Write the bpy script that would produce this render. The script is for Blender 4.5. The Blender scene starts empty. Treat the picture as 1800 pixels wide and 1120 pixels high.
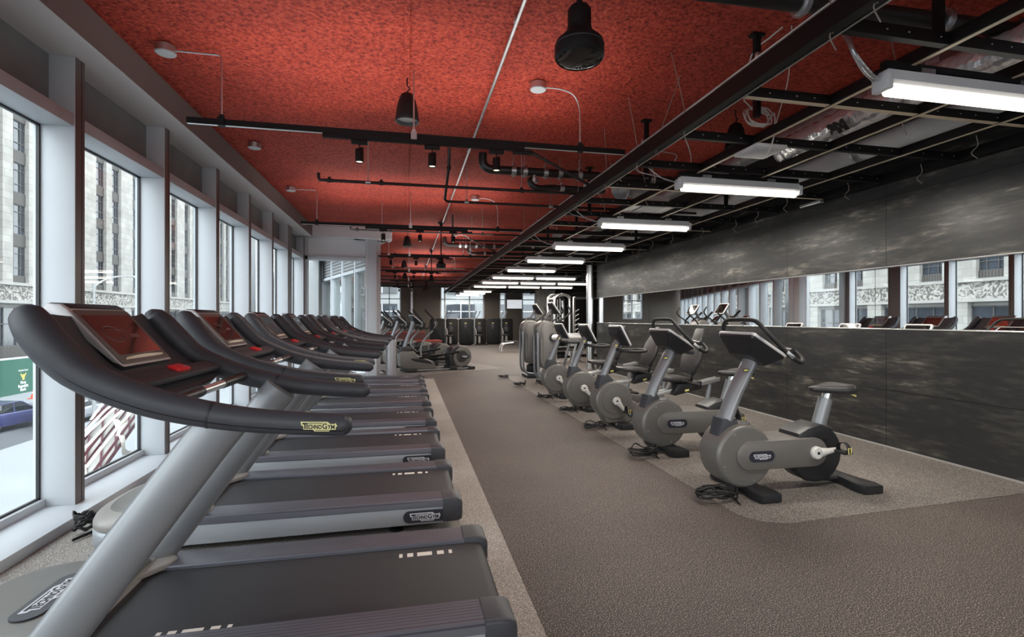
import bpy, bmesh, math, random
from mathutils import Vector, Matrix
random.seed(7)
PI = math.pi
SC = bpy.context.scene
COL = SC.collection

def lin(r, g, b):
    f = lambda c: (c/255/12.92) if c <= 10 else (((c/255)+.055)/1.055)**2.4
    return (f(r), f(g), f(b), 1.0)

# ------------------------------------------------------------------ materials
def mat(name, col, rough=.5, metal=0.0, spec=.5, bump=None, vary=None, emit=None, coat=0, aniso=0):
    m = bpy.data.materials.new(name); m.use_nodes = True
    nt = m.node_tree; N = nt.nodes; L = nt.links
    p = N['Principled BSDF']
    p.inputs['Base Color'].default_value = col if len(col) == 4 else (*col, 1)
    p.inputs['Roughness'].default_value = rough
    p.inputs['Metallic'].default_value = metal
    p.inputs['Specular IOR Level'].default_value = spec
    if coat: p.inputs['Coat Weight'].default_value = coat; p.inputs['Coat Roughness'].default_value = .08
    tc = None
    if bump or vary:
        tc = N.new('ShaderNodeTexCoord')
    if vary:
        sc, amt = vary[0], vary[1]
        n = N.new('ShaderNodeTexNoise'); n.inputs['Scale'].default_value = sc; n.inputs['Detail'].default_value = 3
        L.new(tc.outputs['Object'], n.inputs['Vector'])
        r = N.new('ShaderNodeMapRange'); r.inputs[1].default_value = .3; r.inputs[2].default_value = .7
        r.inputs[3].default_value = 1-amt; r.inputs[4].default_value = 1+amt
        L.new(n.outputs[0], r.inputs[0])
        mx = N.new('ShaderNodeVectorMath'); mx.operation = 'SCALE'
        mx.inputs[0].default_value = p.inputs['Base Color'].default_value[:3]
        L.new(r.outputs[0], mx.inputs['Scale']); L.new(mx.outputs[0], p.inputs['Base Color'])
    if bump:
        n = N.new('ShaderNodeTexNoise'); n.inputs['Scale'].default_value = bump[0]; n.inputs['Detail'].default_value = bump[2] if len(bump) > 2 else 2
        L.new(tc.outputs['Object'], n.inputs['Vector'])
        b = N.new('ShaderNodeBump'); b.inputs['Strength'].default_value = bump[1]; b.inputs['Distance'].default_value = bump[3] if len(bump) > 3 else .002
        L.new(n.outputs[0], b.inputs['Height']); L.new(b.outputs[0], p.inputs['Normal'])
    if emit:
        p.inputs['Emission Color'].default_value = emit[0] if len(emit[0]) == 4 else (*emit[0], 1)
        p.inputs['Emission Strength'].default_value = emit[1]
    return m

def ramp(N, stops):
    r = N.new('ShaderNodeValToRGB')
    e = r.color_ramp.elements
    e[0].position, e[0].color = stops[0]; e[1].position, e[1].color = stops[-1]
    for s in stops[1:-1]:
        x = e.new(s[0]); x.color = s[1]
    return r

def speckle_mat(name, dark, mid, light, rough=.7, sc=170):
    m = bpy.data.materials.new(name); m.use_nodes = True
    N = m.node_tree.nodes; L = m.node_tree.links; p = N['Principled BSDF']
    tc = N.new('ShaderNodeTexCoord')
    n = N.new('ShaderNodeTexNoise'); n.inputs['Scale'].default_value = sc; n.inputs['Detail'].default_value = 2.5
    L.new(tc.outputs['Object'], n.inputs['Vector'])
    r = ramp(N, [(.36, dark), (.47, mid), (.55, mid), (.66, light)])
    L.new(n.outputs[0], r.inputs[0])
    n2 = N.new('ShaderNodeTexNoise'); n2.inputs['Scale'].default_value = .9; n2.inputs['Detail'].default_value = 3
    L.new(tc.outputs['Object'], n2.inputs['Vector'])
    mr = N.new('ShaderNodeMapRange'); mr.inputs[1].default_value = .3; mr.inputs[2].default_value = .7; mr.inputs[3].default_value = .88; mr.inputs[4].default_value = 1.12
    L.new(n2.outputs[0], mr.inputs[0])
    mx = N.new('ShaderNodeVectorMath'); mx.operation = 'SCALE'
    L.new(r.outputs[0], mx.inputs[0]); L.new(mr.outputs[0], mx.inputs['Scale'])
    L.new(mx.outputs[0], p.inputs['Base Color'])
    p.inputs['Roughness'].default_value = rough; p.inputs['Specular IOR Level'].default_value = .35
    b = N.new('ShaderNodeBump'); b.inputs['Strength'].default_value = .15; b.inputs['Distance'].default_value = .0012
    L.new(n.outputs[0], b.inputs['Height']); L.new(b.outputs[0], p.inputs['Normal'])
    return m

def ceiling_mat():
    m = bpy.data.materials.new('red spray ceiling'); m.use_nodes = True
    N = m.node_tree.nodes; L = m.node_tree.links; p = N['Principled BSDF']
    tc = N.new('ShaderNodeTexCoord')
    n = N.new('ShaderNodeTexNoise'); n.inputs['Scale'].default_value = 34; n.inputs['Detail'].default_value = 4; n.inputs['Roughness'].default_value = .6
    L.new(tc.outputs['Object'], n.inputs['Vector'])
    r = ramp(N, [(.3, lin(98, 26, 19)), (.5, lin(174, 60, 43)), (.75, lin(206, 96, 72))])
    L.new(n.outputs[0], r.inputs[0])
    n2 = N.new('ShaderNodeTexNoise'); n2.inputs['Scale'].default_value = .8; n2.inputs['Detail'].default_value = 3
    mp = N.new('ShaderNodeMapping'); mp.inputs['Scale'].default_value = (1, 2.2, 1)
    L.new(tc.outputs['Object'], mp.inputs[0]); L.new(mp.outputs[0], n2.inputs['Vector'])
    mix = N.new('ShaderNodeMix'); mix.data_type = 'RGBA'; mix.blend_type = 'MULTIPLY'; mix.inputs[0].default_value = 1
    r2 = ramp(N, [(.3, (.82, .74, .74, 1)), (.7, (1.12, 1.05, 1.0, 1))])
    L.new(n2.outputs[0], r2.inputs[0]); L.new(r.outputs[0], mix.inputs[6]); L.new(r2.outputs[0], mix.inputs[7])
    L.new(mix.outputs[2], p.inputs['Base Color'])
    p.inputs['Roughness'].default_value = .75
    p.inputs['Specular IOR Level'].default_value = .35
    b = N.new('ShaderNodeBump'); b.inputs['Strength'].default_value = .9; b.inputs['Distance'].default_value = .03
    L.new(n.outputs[0], b.inputs['Height']); L.new(b.outputs[0], p.inputs['Normal'])
    return m

def tile_mat(name='dark streaked wall tile', k=1.0):
    """dark stone tile with smeared paler streaks; seams every 1.44 m along Y, courses in z"""
    m = bpy.data.materials.new(name); m.use_nodes = True
    N = m.node_tree.nodes; L = m.node_tree.links; p = N['Principled BSDF']
    tc = N.new('ShaderNodeTexCoord')
    mp = N.new('ShaderNodeMapping'); mp.inputs['Scale'].default_value = (1, .55, 3.2)
    L.new(tc.outputs['Object'], mp.inputs[0])
    n = N.new('ShaderNodeTexNoise'); n.inputs['Scale'].default_value = 2.1; n.inputs['Detail'].default_value = 10; n.inputs['Roughness'].default_value = .66
    L.new(mp.outputs[0], n.inputs['Vector'])
    mp2 = N.new('ShaderNodeMapping'); mp2.inputs['Scale'].default_value = (1, 3, 14)
    L.new(tc.outputs['Object'], mp2.inputs[0])
    n3 = N.new('ShaderNodeTexNoise'); n3.inputs['Scale'].default_value = 2.0; n3.inputs['Detail'].default_value = 6
    L.new(mp2.outputs[0], n3.inputs['Vector'])
    add = N.new('ShaderNodeMath'); add.operation = 'MULTIPLY_ADD'; add.inputs[1].default_value = .35
    L.new(n3.outputs[0], add.inputs[0]); L.new(n.outputs[0], add.inputs[2])
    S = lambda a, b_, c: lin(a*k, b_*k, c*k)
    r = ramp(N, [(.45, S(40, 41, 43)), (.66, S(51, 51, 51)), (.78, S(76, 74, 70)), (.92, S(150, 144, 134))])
    L.new(add.outputs[0], r.inputs[0])
    sep = N.new('ShaderNodeSeparateXYZ'); L.new(tc.outputs['Object'], sep.inputs[0])
    def line(sock, off, period, w):
        a = N.new('ShaderNodeMath'); a.operation = 'ADD'; a.inputs[1].default_value = -off+period*20; L.new(sock, a.inputs[0])
        d = N.new('ShaderNodeMath'); d.operation = 'MODULO'; d.inputs[1].default_value = period; L.new(a.outputs[0], d.inputs[0])
        c = N.new('ShaderNodeMath'); c.operation = 'LESS_THAN'; c.inputs[1].default_value = w; L.new(d.outputs[0], c.inputs[0])
        return c.outputs[0]
    a = line(sep.outputs[1], 4.45, 1.44, .008)
    b1 = line(sep.outputs[2], .62, 30, .007); b2 = line(sep.outputs[2], 2.72, 30, .007)
    mx1 = N.new('ShaderNodeMath'); mx1.operation = 'MAXIMUM'; L.new(a, mx1.inputs[0]); L.new(b1, mx1.inputs[1])
    mx2 = N.new('ShaderNodeMath'); mx2.operation = 'MAXIMUM'; L.new(mx1.outputs[0], mx2.inputs[0]); L.new(b2, mx2.inputs[1])
    mix = N.new('ShaderNodeMix'); mix.data_type = 'RGBA'
    L.new(mx2.outputs[0], mix.inputs[0]); L.new(r.outputs[0], mix.inputs[6]); mix.inputs[7].default_value = lin(14, 13, 13)
    L.new(mix.outputs[2], p.inputs['Base Color'])
    rr = N.new('ShaderNodeMapRange'); rr.inputs[1].default_value = .3; rr.inputs[2].default_value = .8; rr.inputs[3].default_value = .46; rr.inputs[4].default_value = .26
    L.new(n.outputs[0], rr.inputs[0]); L.new(rr.outputs[0], p.inputs['Roughness'])
    p.inputs['Specular IOR Level'].default_value = .45
    b = N.new('ShaderNodeBump'); b.inputs['Strength'].default_value = .25; b.inputs['Distance'].default_value = .004
    L.new(add.outputs[0], b.inputs['Height']); L.new(b.outputs[0], p.inputs['Normal'])
    return m

def glass_mat(name, tint=(.95, .98, .98), refl=.9):
    m = bpy.data.materials.new(name); m.use_nodes = True
    N = m.node_tree.nodes; L = m.node_tree.links
    N.remove(N['Principled BSDF'])
    t = N.new('ShaderNodeBsdfTransparent'); t.inputs[0].default_value = (*tint, 1)
    g = N.new('ShaderNodeBsdfGlossy'); g.inputs['Roughness'].default_value = .0; g.inputs[0].default_value = (refl, refl, refl, 1)
    f = N.new('ShaderNodeLayerWeight'); f.inputs[0].default_value = .5
    pw = N.new('ShaderNodeMath'); pw.operation = 'POWER'; pw.inputs[1].default_value = 4.5; L.new(f.outputs['Facing'], pw.inputs[0])
    sc = N.new('ShaderNodeMath'); sc.operation = 'MULTIPLY_ADD'; sc.inputs[1].default_value = .55; sc.inputs[2].default_value = .025; L.new(pw.outputs[0], sc.inputs[0])
    mx = N.new('ShaderNodeMixShader')
    L.new(sc.outputs[0], mx.inputs[0]); L.new(t.outputs[0], mx.inputs[1]); L.new(g.outputs[0], mx.inputs[2])
    L.new(mx.outputs[0], N['Material Output'].inputs[0])
    return m

def screen_mat(name, col, k):
    m = bpy.data.materials.new(name); m.use_nodes = True
    N = m.node_tree.nodes; L = m.node_tree.links
    N.remove(N['Principled BSDF'])
    t = N.new('ShaderNodeBsdfDiffuse'); t.inputs[0].default_value = col
    g = N.new('ShaderNodeBsdfGlossy'); g.inputs['Roughness'].default_value = .06; g.inputs[0].default_value = (.9, .9, .9, 1)
    mx = N.new('ShaderNodeMixShader'); mx.inputs[0].default_value = k
    L.new(t.outputs[0], mx.inputs[1]); L.new(g.outputs[0], mx.inputs[2])
    L.new(mx.outputs[0], N['Material Output'].inputs[0])
    return m

def foil_mat():
    m = bpy.data.materials.new('crinkled foil'); m.use_nodes = True
    N = m.node_tree.nodes; L = m.node_tree.links; p = N['Principled BSDF']
    p.inputs['Base Color'].default_value = (.8, .8, .8, 1); p.inputs['Metallic'].default_value = .62; p.inputs['Roughness'].default_value = .22
    tc = N.new('ShaderNodeTexCoord'); v = N.new('ShaderNodeTexVoronoi'); v.inputs['Scale'].default_value = 26; p.inputs['Base Color'].default_value = (.92, .92, .93, 1)
    L.new(tc.outputs['Object'], v.inputs['Vector'])
    b = N.new('ShaderNodeBump'); b.inputs['Strength'].default_value = .6; b.inputs['Distance'].default_value = .01
    L.new(v.outputs[0], b.inputs['Height']); L.new(b.outputs[0], p.inputs['Normal'])
    return m

def stripe_mat(name, c1, c2, axis, period, duty, rough=.5, metal=0.0):
    """bands along an object axis (ribs, louvres, brushed grooves)"""
    m = bpy.data.materials.new(name); m.use_nodes = True
    N = m.node_tree.nodes; L = m.node_tree.links; p = N['Principled BSDF']
    tc = N.new('ShaderNodeTexCoord'); s = N.new('ShaderNodeSeparateXYZ'); L.new(tc.outputs['Object'], s.inputs[0])
    a = N.new('ShaderNodeMath'); a.operation = 'ADD'; a.inputs[1].default_value = period*4000; L.new(s.outputs[axis], a.inputs[0])
    d = N.new('ShaderNodeMath'); d.operation = 'MODULO'; d.inputs[1].default_value = period; L.new(a.outputs[0], d.inputs[0])
    c = N.new('ShaderNodeMath'); c.operation = 'LESS_THAN'; c.inputs[1].default_value = period*duty; L.new(d.outputs[0], c.inputs[0])
    mix = N.new('ShaderNodeMix'); mix.data_type = 'RGBA'; L.new(c.outputs[0], mix.inputs[0])
    mix.inputs[6].default_value = c1; mix.inputs[7].default_value = c2
    L.new(mix.outputs[2], p.inputs['Base Color']); p.inputs['Roughness'].default_value = rough; p.inputs['Metallic'].default_value = metal
    return m

def facade_mat(name, c1, c2, mortar, bw, bh):
    m = bpy.data.materials.new(name); m.use_nodes = True
    N = m.node_tree.nodes; L = m.node_tree.links; p = N['Principled BSDF']
    tc = N.new('ShaderNodeTexCoord')
    s = N.new('ShaderNodeSeparateXYZ'); L.new(tc.outputs['Object'], s.inputs[0])
    ad = N.new('ShaderNodeMath'); L.new(s.outputs[0], ad.inputs[0]); L.new(s.outputs[1], ad.inputs[1])
    cb = N.new('ShaderNodeCombineXYZ'); L.new(ad.outputs[0], cb.inputs[0]); L.new(s.outputs[2], cb.inputs[1])
    br = N.new('ShaderNodeTexBrick'); br.inputs['Scale'].default_value = 1
    br.inputs['Color1'].default_value = c1; br.inputs['Color2'].default_value = c2; br.inputs['Mortar'].default_value = mortar
    br.inputs['Mortar Size'].default_value = .015; br.inputs['Brick Width'].default_value = bw; br.inputs['Row Height'].default_value = bh
    L.new(cb.outputs[0], br.inputs['Vector'])
    n = N.new('ShaderNodeTexNoise'); n.inputs['Scale'].default_value = .7; n.inputs['Detail'].default_value = 5; L.new(tc.outputs['Object'], n.inputs['Vector'])
    mr = N.new('ShaderNodeMapRange'); mr.inputs[1].default_value = .3; mr.inputs[2].default_value = .7; mr.inputs[3].default_value = .82; mr.inputs[4].default_value = 1.12; L.new(n.outputs[0], mr.inputs[0])
    mx = N.new('ShaderNodeVectorMath'); mx.operation = 'SCALE'; L.new(br.outputs[0], mx.inputs[0]); L.new(mr.outputs[0], mx.inputs['Scale'])
    L.new(mx.outputs[0], p.inputs['Base Color']); p.inputs['Roughness'].default_value = .8
    return m

def ornament_mat():
    m = bpy.data.materials.new('carved stone frieze'); m.use_nodes = True
    N = m.node_tree.nodes; L = m.node_tree.links; p = N['Principled BSDF']
    tc = N.new('ShaderNodeTexCoord'); n = N.new('ShaderNodeTexNoise'); n.inputs['Scale'].default_value = 1.7; n.inputs['Detail'].default_value = 1; n.inputs['Distortion'].default_value = 2.5
    L.new(tc.outputs['Object'], n.inputs['Vector'])
    r = ramp(N, [(.42, lin(98, 95, 90)), (.5, lin(148, 145, 139)), (.58, lin(166, 163, 156))])
    L.new(n.outputs[0], r.inputs[0]); L.new(r.outputs[0], p.inputs['Base Color']); p.inputs['Roughness'].default_value = .85
    b = N.new('ShaderNodeBump'); b.inputs['Strength'].default_value = 1; b.inputs['Distance'].default_value = .2
    L.new(n.outputs[0], b.inputs['Height']); L.new(b.outputs[0], p.inputs['Normal'])
    return m

# ------------------------------------------------------------------ mesh builder
def spline(pts, n=8, closed=False):
    P = [Vector(p) for p in pts]; out = []
    k = len(P)
    rng = range(k if closed else k-1)
    for i in rng:
        if closed:
            a, b, c, d = P[(i-1) % k], P[i], P[(i+1) % k], P[(i+2) % k]
        else:
            a = P[i-1] if i > 0 else P[0]*2-P[1]; b = P[i]; c = P[i+1]; d = P[i+2] if i+2 < k else P[i+1]*2-P[i]
        for j in range(n):
            t = j/n
            out.append(.5*((2*b)+(c-a)*t+(2*a-5*b+4*c-d)*t*t+(3*b-a-3*c+d)*t**3))
    if not closed: out.append(P[-1])
    return out

def lerp_list(vals, n):
    """stretch vals (per control point) to n samples"""
    k = len(vals); out = []
    for i in range(n):
        t = i/(n-1)*(k-1); a = min(int(t), k-2); f = t-a
        out.append(vals[a]*(1-f)+vals[a+1]*f)
    return out

class MB:
    def __init__(s): s.v = []; s.f = []; s.m = []
    def add(s, vs, fs, m=0, M=None):
        o = len(s.v)
        s.v += [tuple(M @ Vector(v)) for v in vs] if M is not None else [tuple(v) for v in vs]
        s.f += [tuple(i+o for i in f) for f in fs]; s.m += [m]*len(fs)
        return s
    def bm(s, b, m=0, M=None):
        b.verts.index_update()
        s.add([v.co.copy() for v in b.verts], [[v.index for v in f.verts] for f in b.faces], m, M); b.free(); return s
    def box(s, c, d, bev=0, m=0, R=None, seg=2):
        b = bmesh.new(); bmesh.ops.create_cube(b, size=1)
        for v in b.verts: v.co = Vector((v.co.x*d[0], v.co.y*d[1], v.co.z*d[2]))
        if bev > 0: bmesh.ops.bevel(b, geom=list(b.edges), offset=min(bev, min(d)*.49), segments=seg, affect='EDGES', profile=.5)
        M = Matrix.Translation(c) @ (R.to_4x4() if R is not None else Matrix())
        return s.bm(b, m, M)
    def bx(s, x0, x1, y0, y1, z0, z1, bev=0, m=0):
        return s.box(((x0+x1)/2, (y0+y1)/2, (z0+z1)/2), (abs(x1-x0), abs(y1-y0), abs(z1-z0)), bev, m)
    def tube(s, pts, r, n=10, m=0, ref=None, ry=None, closed=False, caps=True):
        """r: radius along ref axis (or both); ry: radius across"""
        P = [Vector(p) for p in pts]; k = len(P)
        R = r if isinstance(r, (list, tuple)) else [r]*k
        R2 = R if ry is None else (ry if isinstance(ry, (list, tuple)) else [ry]*k)
        vs = []; fs = []; prev = None
        for i in range(k):
            if closed: t = (P[(i+1) % k]-P[i-1])
            else: t = P[min(i+1, k-1)]-P[max(i-1, 0)]
            if t.length < 1e-9: t = Vector((0, 0, 1))
            t.normalize()
            if ref is not None: a = Vector(ref)
            elif prev is None: a = Vector((0, 0, 1)) if abs(t.z) < .9 else Vector((1, 0, 0))
            else: a = prev
            a = a-t*a.dot(t)
            if a.length < 1e-6: a = t.orthogonal()
            a.normalize(); prev = a; b = t.cross(a)
            for j in range(n):
                q = 2*PI*j/n
                vs.append(P[i]+a*(R[i]*math.cos(q))+b*(R2[i]*math.sin(q)))
        for i in range(k if closed else k-1):
            for j in range(n):
                i2 = (i+1) % k
                fs.append((i*n+j, i*n+(j+1) % n, i2*n+(j+1) % n, i2*n+j))
        if caps and not closed:
            fs.append(tuple(range(n))[::-1]); fs.append(tuple((k-1)*n+j for j in range(n)))
        return s.add(vs, fs, m)
    def lathe(s, prof, c=(0, 0, 0), axis='z', n=24, m=0, sc=(1, 1)):
        vs = []; fs = []
        for r, h in prof:
            for j in range(n):
                q = 2*PI*j/n; a, b = r*math.cos(q)*sc[0], r*math.sin(q)*sc[1]
                vs.append({'z': (a, b, h), 'y': (b, h, a), 'x': (h, a, b)}[axis])
        for i in range(len(prof)-1):
            for j in range(n): fs.append((i*n+j, i*n+(j+1) % n, (i+1)*n+(j+1) % n, (i+1)*n+j))
        if prof[0][0] > 1e-6: fs.append(tuple(range(n))[::-1])
        if prof[-1][0] > 1e-6: fs.append(tuple((len(prof)-1)*n+j for j in range(n)))
        return s.add(vs, fs, m, Matrix.Translation(c))
    def prism(s, poly, d0, d1, plane='xz', bev=0, m=0, M=None, seg=2):
        b = bmesh.new()
        def P(u, v, d): return {'xz': (u, d, v), 'xy': (u, v, d), 'yz': (d, u, v)}[plane]
        lo = [b.verts.new(P(u, v, d0)) for u, v in poly]; hi = [b.verts.new(P(u, v, d1)) for u, v in poly]
        f0 = b.faces.new(lo); f1 = b.faces.new(hi); k = len(poly)
        for i in range(k): b.faces.new((lo[i], lo[(i+1) % k], hi[(i+1) % k], hi[i]))
        bmesh.ops.recalc_face_normals(b, faces=list(b.faces))
        if bev > 0:
            b.edges.ensure_lookup_table()
            es = list({e for f in (f0, f1) for e in f.edges})
            bmesh.ops.bevel(b, geom=es, offset=bev, segments=seg, affect='EDGES', profile=.5)
        return s.bm(b, m, M)
    def loft(s, rings, m=0, caps=True, closed=True):
        n = len(rings[0]); vs = [v for r in rings for v in r]; fs = []
        for i in range(len(rings)-1):
            for j in range(n if closed else n-1):
                fs.append((i*n+j, i*n+(j+1) % n, (i+1)*n+(j+1) % n, (i+1)*n+j))
        if caps:
            fs.append(tuple(range(n))[::-1]); fs.append(tuple((len(rings)-1)*n+j for j in range(n)))
        return s.add(vs, fs, m)
    def quad(s, a, b, c, d, m=0): return s.add([a, b, c, d], [(0, 1, 2, 3)], m)
    def merge(s, o, M=None, m=0): 
        k = len(s.v); s.v += [tuple(M @ Vector(v)) if M is not None else v for v in o.v]
        s.f += [tuple(i+k for i in f) for f in o.f]; s.m += [x+m for x in o.m]; return s
    def build(s, name, mats, parent=None, smooth=True, ang=35, fix=True, label=None, loc=None):
        me = bpy.data.meshes.new(name); me.from_pydata(s.v, [], s.f)
        if not isinstance(mats, (list, tuple)): mats = [mats]
        for q in mats: me.materials.append(q)
        for p, i in zip(me.polygons, s.m): p.material_index = i
        me.update()
        if fix:
            b = bmesh.new(); b.from_mesh(me); bmesh.ops.recalc_face_normals(b, faces=list(b.faces)); b.to_mesh(me); b.free()
        if smooth:
            for p in me.polygons: p.use_smooth = True
            me.set_sharp_from_angle(angle=math.radians(ang))
        o = bpy.data.objects.new(name, me); COL.objects.link(o)
        if parent is not None: o.parent = parent
        if label: o['label'] = label
        if loc: o.location = loc
        return o

def rrect(w, h, r, n=5, cx=0, cy=0):
    pts = []
    for (sx, sy, a0) in ((1, 1, 0), (-1, 1, 90), (-1, -1, 180), (1, -1, 270)):
        for i in range(n+1):
            a = math.radians(a0+90*i/n)
            pts.append((cx+sx*(w/2-r)+r*math.cos(a), cy+sy*(h/2-r)+r*math.sin(a)))
    return pts

def stadium(x0, z0, x1, z1, r, n=12):
    a = math.atan2(z1-z0, x1-x0); pts = []
    for i in range(n+1):
        q = a-PI/2+PI*i/n; pts.append((x1+r*math.cos(q), z1+r*math.sin(q)))
    for i in range(n+1):
        q = a+PI/2+PI*i/n; pts.append((x0+r*math.cos(q), z0+r*math.sin(q)))
    return pts

def empty(name, loc=(0, 0, 0), rz=0.0):
    o = bpy.data.objects.new(name, None); COL.objects.link(o); o.location = loc; o.rotation_euler = (0, 0, rz); o.empty_display_size = .1
    return o
def tag(o, label, cat, group=None):
    o['label'] = label; o['category'] = cat
    if group: o['group'] = group
    elif 'group' in o: del o['group']
    return o
def thing(name, label, cat, loc=(0, 0, 0), rz=0.0, group=None): return tag(empty(name, loc, rz), label, cat, group)
def struct(o): o['kind'] = 'structure'; return o
KIDS = {}
def kids(o):
    return [c for c in bpy.data.objects if c.parent == o]
def copy_tree(o, loc=None, rz=None, label=None, group=None):
    c = o.copy(); COL.objects.link(c)
    if loc is not None: c.location = loc
    if rz is not None: c.rotation_euler = (0, 0, rz)
    if label: c['label'] = label
    if group: c['group'] = group
    for ch in kids(o):
        d = ch.copy(); COL.objects.link(d); d.parent = c
        for g in kids(ch):
            e = g.copy(); COL.objects.link(e); e.parent = d
    return c

# ------------------------------------------------------------------ lettering
_tc = {}
def text_geo(txt, size=1.0, bold=.0):
    k = (txt, size, bold)
    if k not in _tc:
        cu = bpy.data.curves.new('lettering', 'FONT'); cu.body = txt; cu.size = size; cu.offset = bold; cu.resolution_u = 3
        ob = bpy.data.objects.new('lettering', cu); COL.objects.link(ob)
        dg = bpy.context.evaluated_depsgraph_get(); dg.update()
        me = bpy.data.meshes.new_from_object(ob.evaluated_get(dg))
        vs = [v.co.copy() for v in me.vertices]; fs = [tuple(p.vertices) for p in me.polygons]
        bpy.data.objects.remove(ob); bpy.data.meshes.remove(me)
        xs = [v.x for v in vs] or [0]
        _tc[k] = (vs, fs, min(xs), max(xs))
    return _tc[k]
def put_text(mb, txt, x, y, size, m=0, bold=.0, z=0.0, width=None, align='l'):
    vs, fs, a, b = text_geo(txt, size, bold)
    k = (width/(b-a)) if width else 1.0
    w = (b-a)*k
    ox = x-(w/2 if align == 'c' else 0)
    mb.add([((v.x-a)*k+ox, v.y+y, z) for v in vs], fs, m)
    return ox+w
def logo(w, pill=None):
    """gym maker's plaque in its own XY plane, centred; mats 0 pill, 1 plaque, 2 letters"""
    mb = MB()
    if pill:
        mb.prism(rrect(pill[0], pill[1], pill[1]*.49, 8), 0, .004, 'xy', 0, 0)
    P = [(-.5, .125), (.24, .125), (.30, .065), (.43, .065), (.45, .09), (.47, .06), (.5, .0), (.46, -.03), (.46, -.1), (.30, -.1), (.27, -.15), (-.12, -.15), (-.17, -.1), (-.42, -.1), (-.43, .0), (-.48, .02)]
    mb.prism([(a*w, b*w) for a, b in P], .0042, .006, 'xy', 0, 1)
    z = .0068; t = MB()
    x = put_text(t, 'T', -.45, -.075, .22, 2, .006)
    x = put_text(t, 'ECHNO', -.345, -.075, .165, 2, .006, width=.42)
    x = put_text(t, 'G', x+.012, -.075, .22, 2, .006, width=.13)
    x = put_text(t, 'YM', x+.01, -.075, .165, 2, .006, width=.2)
    t.bx(-.45, .1, .075, .095, -.0002, 0, 0, 2); t.bx(-.1, .27, -.125, -.108, -.0002, 0, 0, 2)
    mb.add([(v[0]*w, v[1]*w, z+v[2]*w*.01) for v in t.v], t.f, 2)
    return mb
def face_m(origin, xdir, ydir):
    x = Vector(xdir).normalized(); y = Vector(ydir).normalized(); n = x.cross(y)
    M = Matrix((x, y, n)).transposed().to_4x4(); M.translation = Vector(origin); return M
EXPO = 1.15
TUBE = 1.7
WORLD = 2.6
L_STRIP, L_FILL, L_SPOT, L_PEND = 24, 9, 14, 18
M = {}
M['white'] = mat('white paint', lin(186, 190, 194), .45, vary=(1.5, .03))
M['sill'] = mat('white sill', lin(192, 197, 202), .4)
M['soffit'] = mat('pale grey paint', lin(222, 220, 221), .55)
M['spandrel'] = mat('grey spandrel board', lin(120, 122, 124), .7, vary=(3, .12))
M['fascia'] = mat('shaded fascia board', lin(116, 106, 104), .6)  # shade and red ceiling bounce painted into the board's colour
M['gasket'] = mat('black gasket', lin(28, 28, 30), .5)
M['fin'] = mat('dark bronze fin face', lin(104, 94, 92), .4)
M['glass'] = glass_mat('window glass')
M['aisle'] = speckle_mat('brown speckled rubber', lin(27, 24, 24), lin(68, 61, 58), lin(172, 157, 146), sc=170)
M['pale'] = speckle_mat('pale speckled rubber', lin(84, 78, 74), lin(146, 139, 132), lin(206, 200, 192), sc=190)
M['pale2'] = speckle_mat('grey speckled rubber', lin(52, 48, 46), lin(102, 96, 91), lin(178, 170, 161), sc=170)
M['ceil'] = ceiling_mat()
M['darkceil'] = mat('charcoal soffit', lin(44, 38, 37), .9, bump=(30, .6, 3, .02))
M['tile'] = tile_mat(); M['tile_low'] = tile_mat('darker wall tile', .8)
M['farwall'] = mat('taupe far wall', lin(96, 88, 80), .7, vary=(1.2, .08))
M['concrete'] = mat('concrete', lin(150, 148, 142), .7, vary=(4, .12))
M['mirror'] = mat('mirror silver', (.9, .91, .91), .0, 1.0)
M['steel'] = mat('brushed steel', (.62, .62, .62), .28, 1.0)
M['galv'] = mat('galvanised steel', (.55, .56, .57), .38, 1.0, vary=(9, .15))
M['silver'] = mat('silver paint', lin(134, 136, 139), .34, .35, bump=(400, .05))
M['silver2'] = mat('pale silver paint', lin(160, 164, 169), .38, .2)
M['alu'] = mat('aluminium', (.75, .75, .74), .3, .9)
M['taupe'] = mat('taupe metallic plastic', lin(109, 106, 102), .38, .25, bump=(500, .04))
M['beige'] = mat('light taupe plastic', lin(146, 141, 136), .4, .1)
M['char'] = mat('charcoal soft plastic', lin(53, 54, 59), .5, bump=(700, .12))
M['black'] = mat('black plastic', lin(33, 33, 35), .42)
M['matte'] = mat('matte black steel', lin(15, 14, 15), .55, 0, .3)
M['pipe'] = mat('black pipe', lin(34, 31, 30), .38)
M['rail'] = stripe_mat('ribbed grey rail', lin(98, 98, 106), lin(70, 70, 77), 1, .021, .22, .38, .35)
M['belt'] = mat('black running belt', lin(37, 37, 41), .55, bump=(900, .3))
M['tick'] = mat('pale belt mark', lin(214, 206, 196), .6)
M['screen'] = screen_mat('dark glossy screen', (.012, .01, .01, 1), .5)
M['red'] = mat('red plastic', lin(214, 36, 40), .3)
M['rubber'] = mat('black rubber', lin(22, 22, 23), .6)
M['leather'] = mat('black upholstery', lin(44, 42, 42), .45, bump=(200, .1))
M['yellow'] = mat('yellow plastic', lin(222, 208, 120), .5)
M['plaque_y'] = mat('pale yellow plaque', lin(220, 214, 150), .5)
M['plaque_w'] = mat('pale plaque', lin(208, 207, 214), .4)
M['pill'] = mat('dark blue grey badge', lin(43, 45, 54), .35)
M['ink'] = mat('dark lettering', lin(20, 20, 24), .5)
M['crank'] = mat('cream white metal', lin(206, 203, 198), .35)
M['rim'] = mat('pale grey trim', lin(198, 196, 196), .35, .2)
M['tube'] = mat('lit tube', (1, .96, .88), .4, emit=((1.0, .94, .82), TUBE))
M['insul'] = mat('white insulation jacket', lin(214, 216, 218), .6, vary=(3, .06))
M['fixture'] = mat('white enamel', lin(206, 206, 208), .4)
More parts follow.
